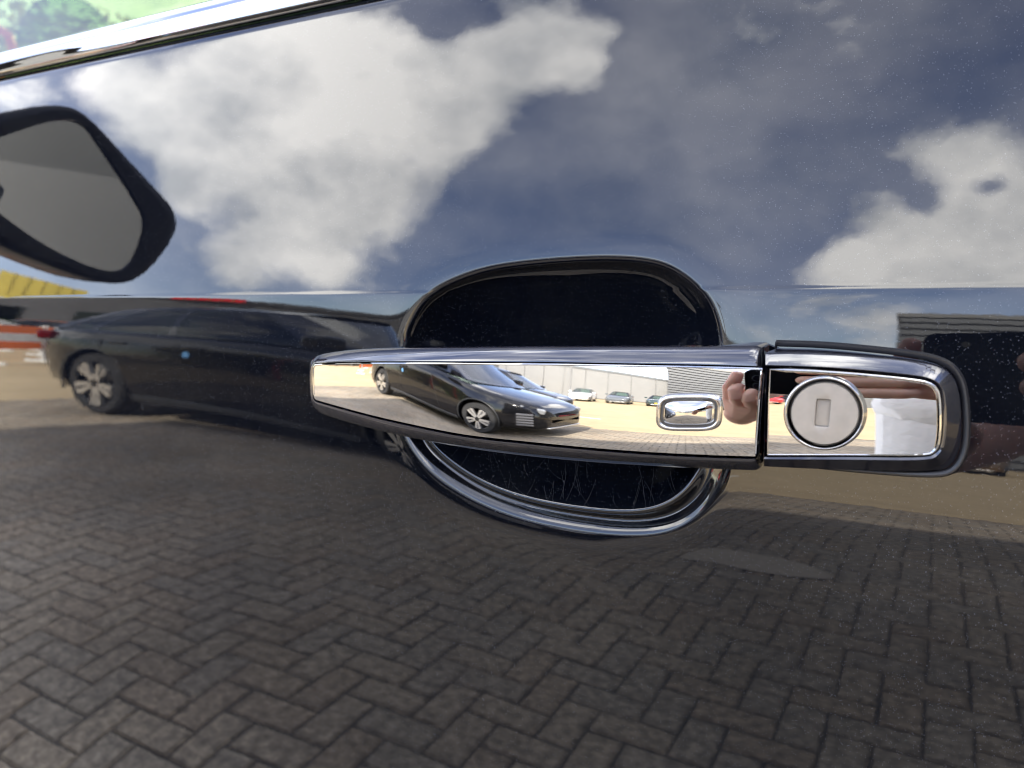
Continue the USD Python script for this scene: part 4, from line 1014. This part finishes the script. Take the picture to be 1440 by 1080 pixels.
# beyond the car, seen through its windows
for k, (x, y, w, h, lab) in enumerate(((-15.6, 8.0, 2.8, 4.7, 'yellow-green bush seen through the car window, left of the arched net'), (-14.6, 9.8, 2.9, 5.0, 'yellow-green bush seen through the car window behind the arched net'),
                                      (-13.4, 11.8, 2.8, 4.5, 'yellow-green bush seen through the car window, right of the arched net'))):
    bush('bush', lab, (x, y, -0.001), w, h, 60 + k, MAT['leaf'], n=9000, size=0.10)
MAT['net'] = M('green_net', {'t': ('transparent_bsdf', dict(color=(0.45, 0.62, 0.40))), 'd': ('diffuse_bsdf', dict(color=(0.22, 0.26, 0.06))), 'p': ('mix_closure', dict(fac=0.35))}, [('t.BSDF', 'p.closure1'), ('d.BSDF', 'p.closure2')], 'p.closure')
MAT['wire'] = plain('green_wire', (0.05, 0.11, 0.05), 0.5)
MAT['red_pipe'] = plain('red_pipe', (0.85, 0.06, 0.03), 0.4)
arch = thing('arched_net', 'tall round-topped green net on a wire frame among the bushes', 'garden net', (-11.75, 7.15, -0.001), 32.4)
a_ = np.linspace(0, PI, 25)
prof = np.concatenate([[(-0.72, 0.0)], np.stack([-0.72 * np.cos(a_), 3.85 + 0.78 * np.sin(a_)], 1), [(0.72, 0.0)]])
P_ = np.stack([prof[:, 0], 0 * prof[:, 0], prof[:, 1]], 1)
obj('frame', tube(P_, 0.012, 6), MAT['wire'], arch, True)
obj('net', loft([P_ + (0, 0.002, 0), P_ * 0 + (0, 0.002, 2.0)], closed=True), MAT['net'], arch)
for k in range(14):
    z_ = 2.75 + 0.12 * k
    hw = 0.72 if z_ < 3.75 else 0.72 * math.sqrt(max(0.0, 1 - ((z_ - 3.75) / 0.75) ** 2))
    if hw > 0.1: obj('wire', tube([(-hw, -0.01, z_ + 0.06), (0, -0.01, z_), (hw, -0.01, z_ - 0.06)], 0.010, 5), MAT['wire'], arch, True)
fr_ = thing('red_frame', 'bent red pipe frame standing left of the arched net', 'barrier', (-10.42, 5.6, -0.001), 30.0)
obj('pipe', tube([(0, 0, 0), (0, 0, 2.0), (0, 0, 3.40), (-0.03, 0, 3.56), (-0.12, 0, 3.64), (-0.6, 0, 3.66), (-1.4, 0, 3.66)], 0.055, 10), MAT['red_pipe'], fr_, True)
obj('far_post', tube([(-1.4, 0, 0), (-1.4, 0, 3.66)], 0.055, 10), MAT['red_pipe'], fr_, True)

# ------------------------------------------------------------------ the photographer, standing to the right with both hands on the phone
MAT['skin'] = plain('skin', (0.63, 0.385, 0.295), 0.45, vary=0.10, vscale=60, subsurface_weight=0.15, subsurface_scale=0.004)
MAT['shirt'] = plain('white_shirt', (0.78, 0.78, 0.77), 0.85, vary=0.05, vscale=15, bump=(40, 0.004))
MAT['jeans'] = plain('jeans', (0.03, 0.04, 0.07), 0.9, vary=0.3, vscale=90)
MAT['hair'] = plain('hair', (0.03, 0.02, 0.014), 0.6, vary=0.4, vscale=150)
MAT['shoe'] = plain('shoe', (0.02, 0.02, 0.02), 0.5)
MAT['phone_back'] = plain('phone_back', (0.003, 0.0035, 0.005), 0.16, ior=1.5)
MAT['phone_edge'] = plain('phone_edge', (0.06, 0.07, 0.09), 0.25, 0.9)
MAT['lens_glass'] = plain('lens_glass', (0.003, 0.003, 0.006), 0.03, ior=1.7)
MAT['flash'] = plain('flash_lens', (0.30, 0.28, 0.22), 0.2)

# the phone: its back plane is square to the picture; the taking lens sits at the camera point
fw, rt, up = camera_axes()
phone = thing('phone', 'dark phone held level in both hands, three lenses on its raised camera plate', 'phone')
LENS = EYE - fw * 0.0025
def P3(a, b, c): return LENS + rt * a + up * b - fw * c        # right, up, back
def slab(a0, a1, b0, b1, c0, c1, r, n=8):
    pl = sg.box(a0 + r, b0 + r, a1 - r, b1 - r).buffer(r, quad_segs=n)
    m = trimesh.creation.extrude_polygon(pl, c1 - c0, engine='earcut')
    v = m.vertices + (0, 0, c0)
    m = trimesh.Trimesh(np.array([P3(*p) for p in v]), m.faces, process=False); m.fix_normals()
    return m
obj('phone_body', slab(-0.017, 0.130, -0.054, 0.0175, 0.0060, 0.0125, 0.010), MAT['phone_edge'], phone, 40)
obj('phone_back', slab(-0.0162, 0.1292, -0.0532, 0.0167, 0.0056, 0.0070, 0.0095), MAT['phone_back'], phone, 40)
obj('camera_plate', slab(-0.0135, 0.0240, -0.0235, 0.0140, 0.0038, 0.0060, 0.009), MAT['phone_back'], phone, 40)
def lens_part(a, b, r, nm='lens'):
    an = np.linspace(0, 2 * PI, 28, endpoint=False)
    ring = lambda rr, c: [P3(a + rr * math.cos(t_), b + rr * math.sin(t_), c) for t_ in an]
    L_ = obj(nm, loft([ring(r, 0.0040), ring(r, 0.0018), ring(r * 0.86, 0.0016), ring(r * 0.84, 0.0024)]), MAT['phone_edge'], phone, 40)
    obj('lens_glass', loft([ring(r * 0.84, 0.0022), ring(r * 0.4, 0.0022)], cap1=True), MAT['lens_glass'], L_)
lens_part(0.0, 0.0, 0.0068)
lens_part(0.0, -0.0165, 0.0068)
lens_part(0.0150, -0.0080, 0.0068)
obj('flash', loft([[P3(0.0155 + 0.003 * math.cos(t_), 0.0065 + 0.003 * math.sin(t_), 0.0036) for t_ in np.linspace(0, 2 * PI, 16, endpoint=False)]] * 2, cap1=True), MAT['flash'], phone)

def hull_chain(balls_pairs):
    out = []
    for (p, r), (q, s_) in balls_pairs:
        A = trimesh.creation.icosphere(2, r).vertices + p
        B = trimesh.creation.icosphere(2, s_).vertices + q
        out.append(manifold3d.Manifold.hull_points(np.vstack([A, B])))
    return out
def figure(mans, length, smooth_n=8):
    m = manifold3d.Manifold.batch_boolean(mans, manifold3d.OpType.Add).refine_to_length(length).to_mesh()
    t_ = trimesh.Trimesh(m.vert_properties[:, :3], m.tri_verts)
    trimesh.smoothing.filter_taubin(t_, 0.5, 0.53, smooth_n)
    return t_
V = lambda *p: np.array(p, float)
chain = lambda pts: [(pts[i], pts[i + 1]) for i in range(len(pts) - 1)]

def hand(wrist, palm_c, knuckles, fingers, thumb):
    """fingers: list of chains of (point, radius) starting at the knuckles"""
    ps = []
    palm = [(wrist, 0.024)] + [(k_, 0.0115) for k_ in knuckles]
    pts = np.vstack([trimesh.creation.icosphere(2, r_).vertices + p_ for p_, r_ in palm])
    ps.append(manifold3d.Manifold.hull_points(pts))
    for f in fingers + [thumb]:
        ps += hull_chain(chain(f))
    return ps
# right hand grips the right end: palm behind the end, fingers lie across the back of the phone
def P4(a, b, c): return P3(a, b, c)
rw_ = P4(0.200, -0.040, 0.030)
rk = [P4(0.140, 0.016, 0.012), P4(0.143, -0.003, 0.010), P4(0.143, -0.022, 0.010), P4(0.140, -0.040, 0.012)]
rf = []
for k_, b_, l_ in zip(rk, (0.014, -0.005, -0.023, -0.041), (0.070, 0.060, 0.062, 0.085)):
    rf.append([(k_, 0.0105), (P4(0.131, b_, -0.0065), 0.0098), (P4((0.131 + l_) / 2, b_ - 0.001, -0.0065), 0.0092), (P4(l_, b_ - 0.002, -0.0022), 0.0078)])
rth = [(P4(0.165, 0.006, 0.030), 0.014), (P4(0.135, 0.024, 0.030), 0.0115), (P4(0.105, 0.020, 0.022), 0.0098), (P4(0.082, 0.010, 0.0205), 0.0085)]
right = hand(rw_, None, rk + [P4(0.160, -0.01, 0.030)], rf, rth)
# left hand holds the left end from below: fingers up the back left of the lenses, thumb on the screen
lw_ = P4(-0.041, -0.095, 0.057)
lk = [P4(-0.040, -0.052, 0.016), P4(-0.026, -0.062, 0.010), P4(-0.008, -0.067, 0.010), P4(0.010, -0.066, 0.014)]
lf = [[(lk[0], 0.0108), (P4(-0.036, -0.022, 0.006), 0.0100), (P4(-0.028, -0.006, 0.0008), 0.0090), (P4(-0.0245, 0.006, 0.002), 0.0078)],
      [(lk[1], 0.0108), (P4(-0.024, -0.046, -0.0060), 0.0098), (P4(-0.026, -0.028, -0.0055), 0.0088), (P4(-0.0235, -0.018, 0.0005), 0.0078)],
      [(lk[2], 0.0105), (P4(-0.008, -0.050, -0.0060), 0.0098), (P4(-0.008, -0.038, -0.0060), 0.0088), (P4(-0.006, -0.030, -0.0022), 0.0076)],
      [(lk[3], 0.0098), (P4(0.008, -0.056, -0.0040), 0.0090), (P4(0.008, -0.046, -0.0050), 0.0080), (P4(0.009, -0.039, -0.0018), 0.0070)]]
lth = [(P4(-0.046, -0.078, 0.046), 0.014), (P4(-0.034, -0.050, 0.032), 0.0115), (P4(-0.018, -0.030, 0.024), 0.0098), (P4(0.000, -0.018, 0.0215), 0.0085)]
left = hand(lw_, None, lk + [P4(-0.047, -0.070, 0.040)], lf, lth)

# body: stands right of the phone, turned towards the door
c0 = V(0.55, -0.74, 0)
fwd = V(-0.45, 0.89, 0); sd = V(0.89, 0.45, 0)        # chest direction, its right
def B(s_, f_, z_): return c0 + sd * s_ + fwd * f_ + V(0, 0, z_)
shR, shL = B(0.185, 0.02, 1.40), B(-0.185, 0.02, 1.40)
elR, elL = B(0.235, 0.13, 1.12), B(-0.23, 0.14, 1.16)
headc = B(0.0, 0.10, 1.62)
mans = []
mans += hull_chain(chain([(B(0, 0, 0.98), 0.130), (B(0, 0.0, 1.12), 0.120), (B(0, 0.01, 1.30), 0.125), (B(0, 0.0, 1.38), 0.09)]))
for s_ in (-1, 1):
    mans += hull_chain(chain([(B(s_ * 0.07, 0, 0.98), 0.125), (B(s_ * 0.06, 0, 1.12), 0.110), (B(s_ * 0.085, 0.01, 1.30), 0.110), (B(s_ * 0.14, 0.01, 1.395), 0.062)]))
    mans += hull_chain(chain([(B(s_ * 0.09, 0.0, 0.95), 0.098), (B(s_ * 0.105, 0.03, 0.50), 0.062), (B(s_ * 0.11, 0.0, 0.10), 0.042), (B(s_ * 0.11, 0.02, 0.05), 0.045)]))
    mans += hull_chain(chain([(B(s_ * 0.11, 0.0, 0.045), 0.042), (B(s_ * 0.12, 0.15, 0.030), 0.034)]))
mans += hull_chain(chain([(B(0, 0.005, 1.42), 0.060), (B(0, 0.05, 1.53), 0.054)]))
mans += hull_chain(chain([(B(0, 0.085, 1.64), 0.088), (B(0, 0.115, 1.56), 0.060)]))
mans += hull_chain(chain([(B(0, 0.165, 1.615), 0.014), (B(0, 0.190, 1.590), 0.013)]))
for s_ in (-1, 1):
    mans += hull_chain(chain([(B(s_ * 0.086, 0.075, 1.63), 0.014), (B(s_ * 0.090, 0.07, 1.59), 0.010)]))
    mans += hull_chain(chain([(B(s_ * 0.034, 0.152, 1.645), 0.014), (B(s_ * 0.034, 0.153, 1.640), 0.013)]))
for sh_, el, w_ in ((shR, elR, rw_), (shL, elL, lw_)):
    mans += hull_chain(chain([(sh_, 0.058), (el, 0.042), (el * 0.6 + w_ * 0.4, 0.042), (w_, 0.026)]))
mans += right + left
person = thing('person', 'person in a white shirt standing right of the phone, both arms stretched to hold it', 'person')
bodym = figure(mans, 0.006, 6)
obj('body', bodym, MAT['skin'], person, True)
def cloth(sel, grow, mat, nm):
    c = bodym.triangles_center
    f = bodym.faces[sel(c)]
    v = bodym.vertices + bodym.vertex_normals * grow
    m = trimesh.Trimesh(v, f, process=False); m.remove_unreferenced_vertices()
    obj(nm, m, mat, person, True)
d_arm = lambda c, sh_, el: np.einsum('ij,j->i', c - sh_, (el - sh_)) / ((el - sh_) @ (el - sh_))
def in_shirt(c):
    rel = c - c0
    s_, f_ = rel @ sd, rel @ fwd
    torso = (np.abs(s_) < 0.30) & (f_ < 0.20) & (c[:, 2] > 0.70) & (c[:, 2] < 1.47)
    far = np.minimum(np.linalg.norm(c - elR, axis=1), np.linalg.norm(c - elL, axis=1)) < 0.09
    neck = (np.abs(s_) < 0.075) & (c[:, 2] > 1.445)
    return torso & ~far & ~neck
cloth(in_shirt, 0.014, MAT['shirt'], 'shirt')
cloth(lambda c: (c[:, 2] > 0.10) & (c[:, 2] < 0.99) & (np.linalg.norm((c - c0)[:, :2], axis=1) < 0.27), 0.010, MAT['jeans'], 'trousers')
cloth(lambda c: c[:, 2] < 0.12, 0.008, MAT['shoe'], 'shoes')
hm = trimesh.creation.icosphere(4, 0.099)
hm.vertices *= (0.93, 1.0, 1.0)
hc = B(0, 0.072, 1.655)
rel = (hm.vertices) @ np.stack([sd, fwd, V(0, 0, 1)]).T
keep = ~((rel[:, 1] > 0.035) & (rel[:, 2] < 0.035)) & (rel[:, 2] > -0.075)
f = hm.faces[keep[hm.faces].all(1)]
hm.vertices += hm.vertex_normals * (meshkit.noise(hm.vertices * 90)[:, None] - 0.5) * 0.010 + hc
hm = trimesh.Trimesh(hm.vertices, f, process=False)
obj('hair', hm, MAT['hair'], person, True)
for s_ in (-1, 1):
    obj('eye', T(trimesh.creation.icosphere(2, 0.0115), *B(s_ * 0.034, 0.157, 1.642)), plain('eye_%s' % ('right' if s_ > 0 else 'left'), (0.5, 0.48, 0.46), 0.1), person, True)
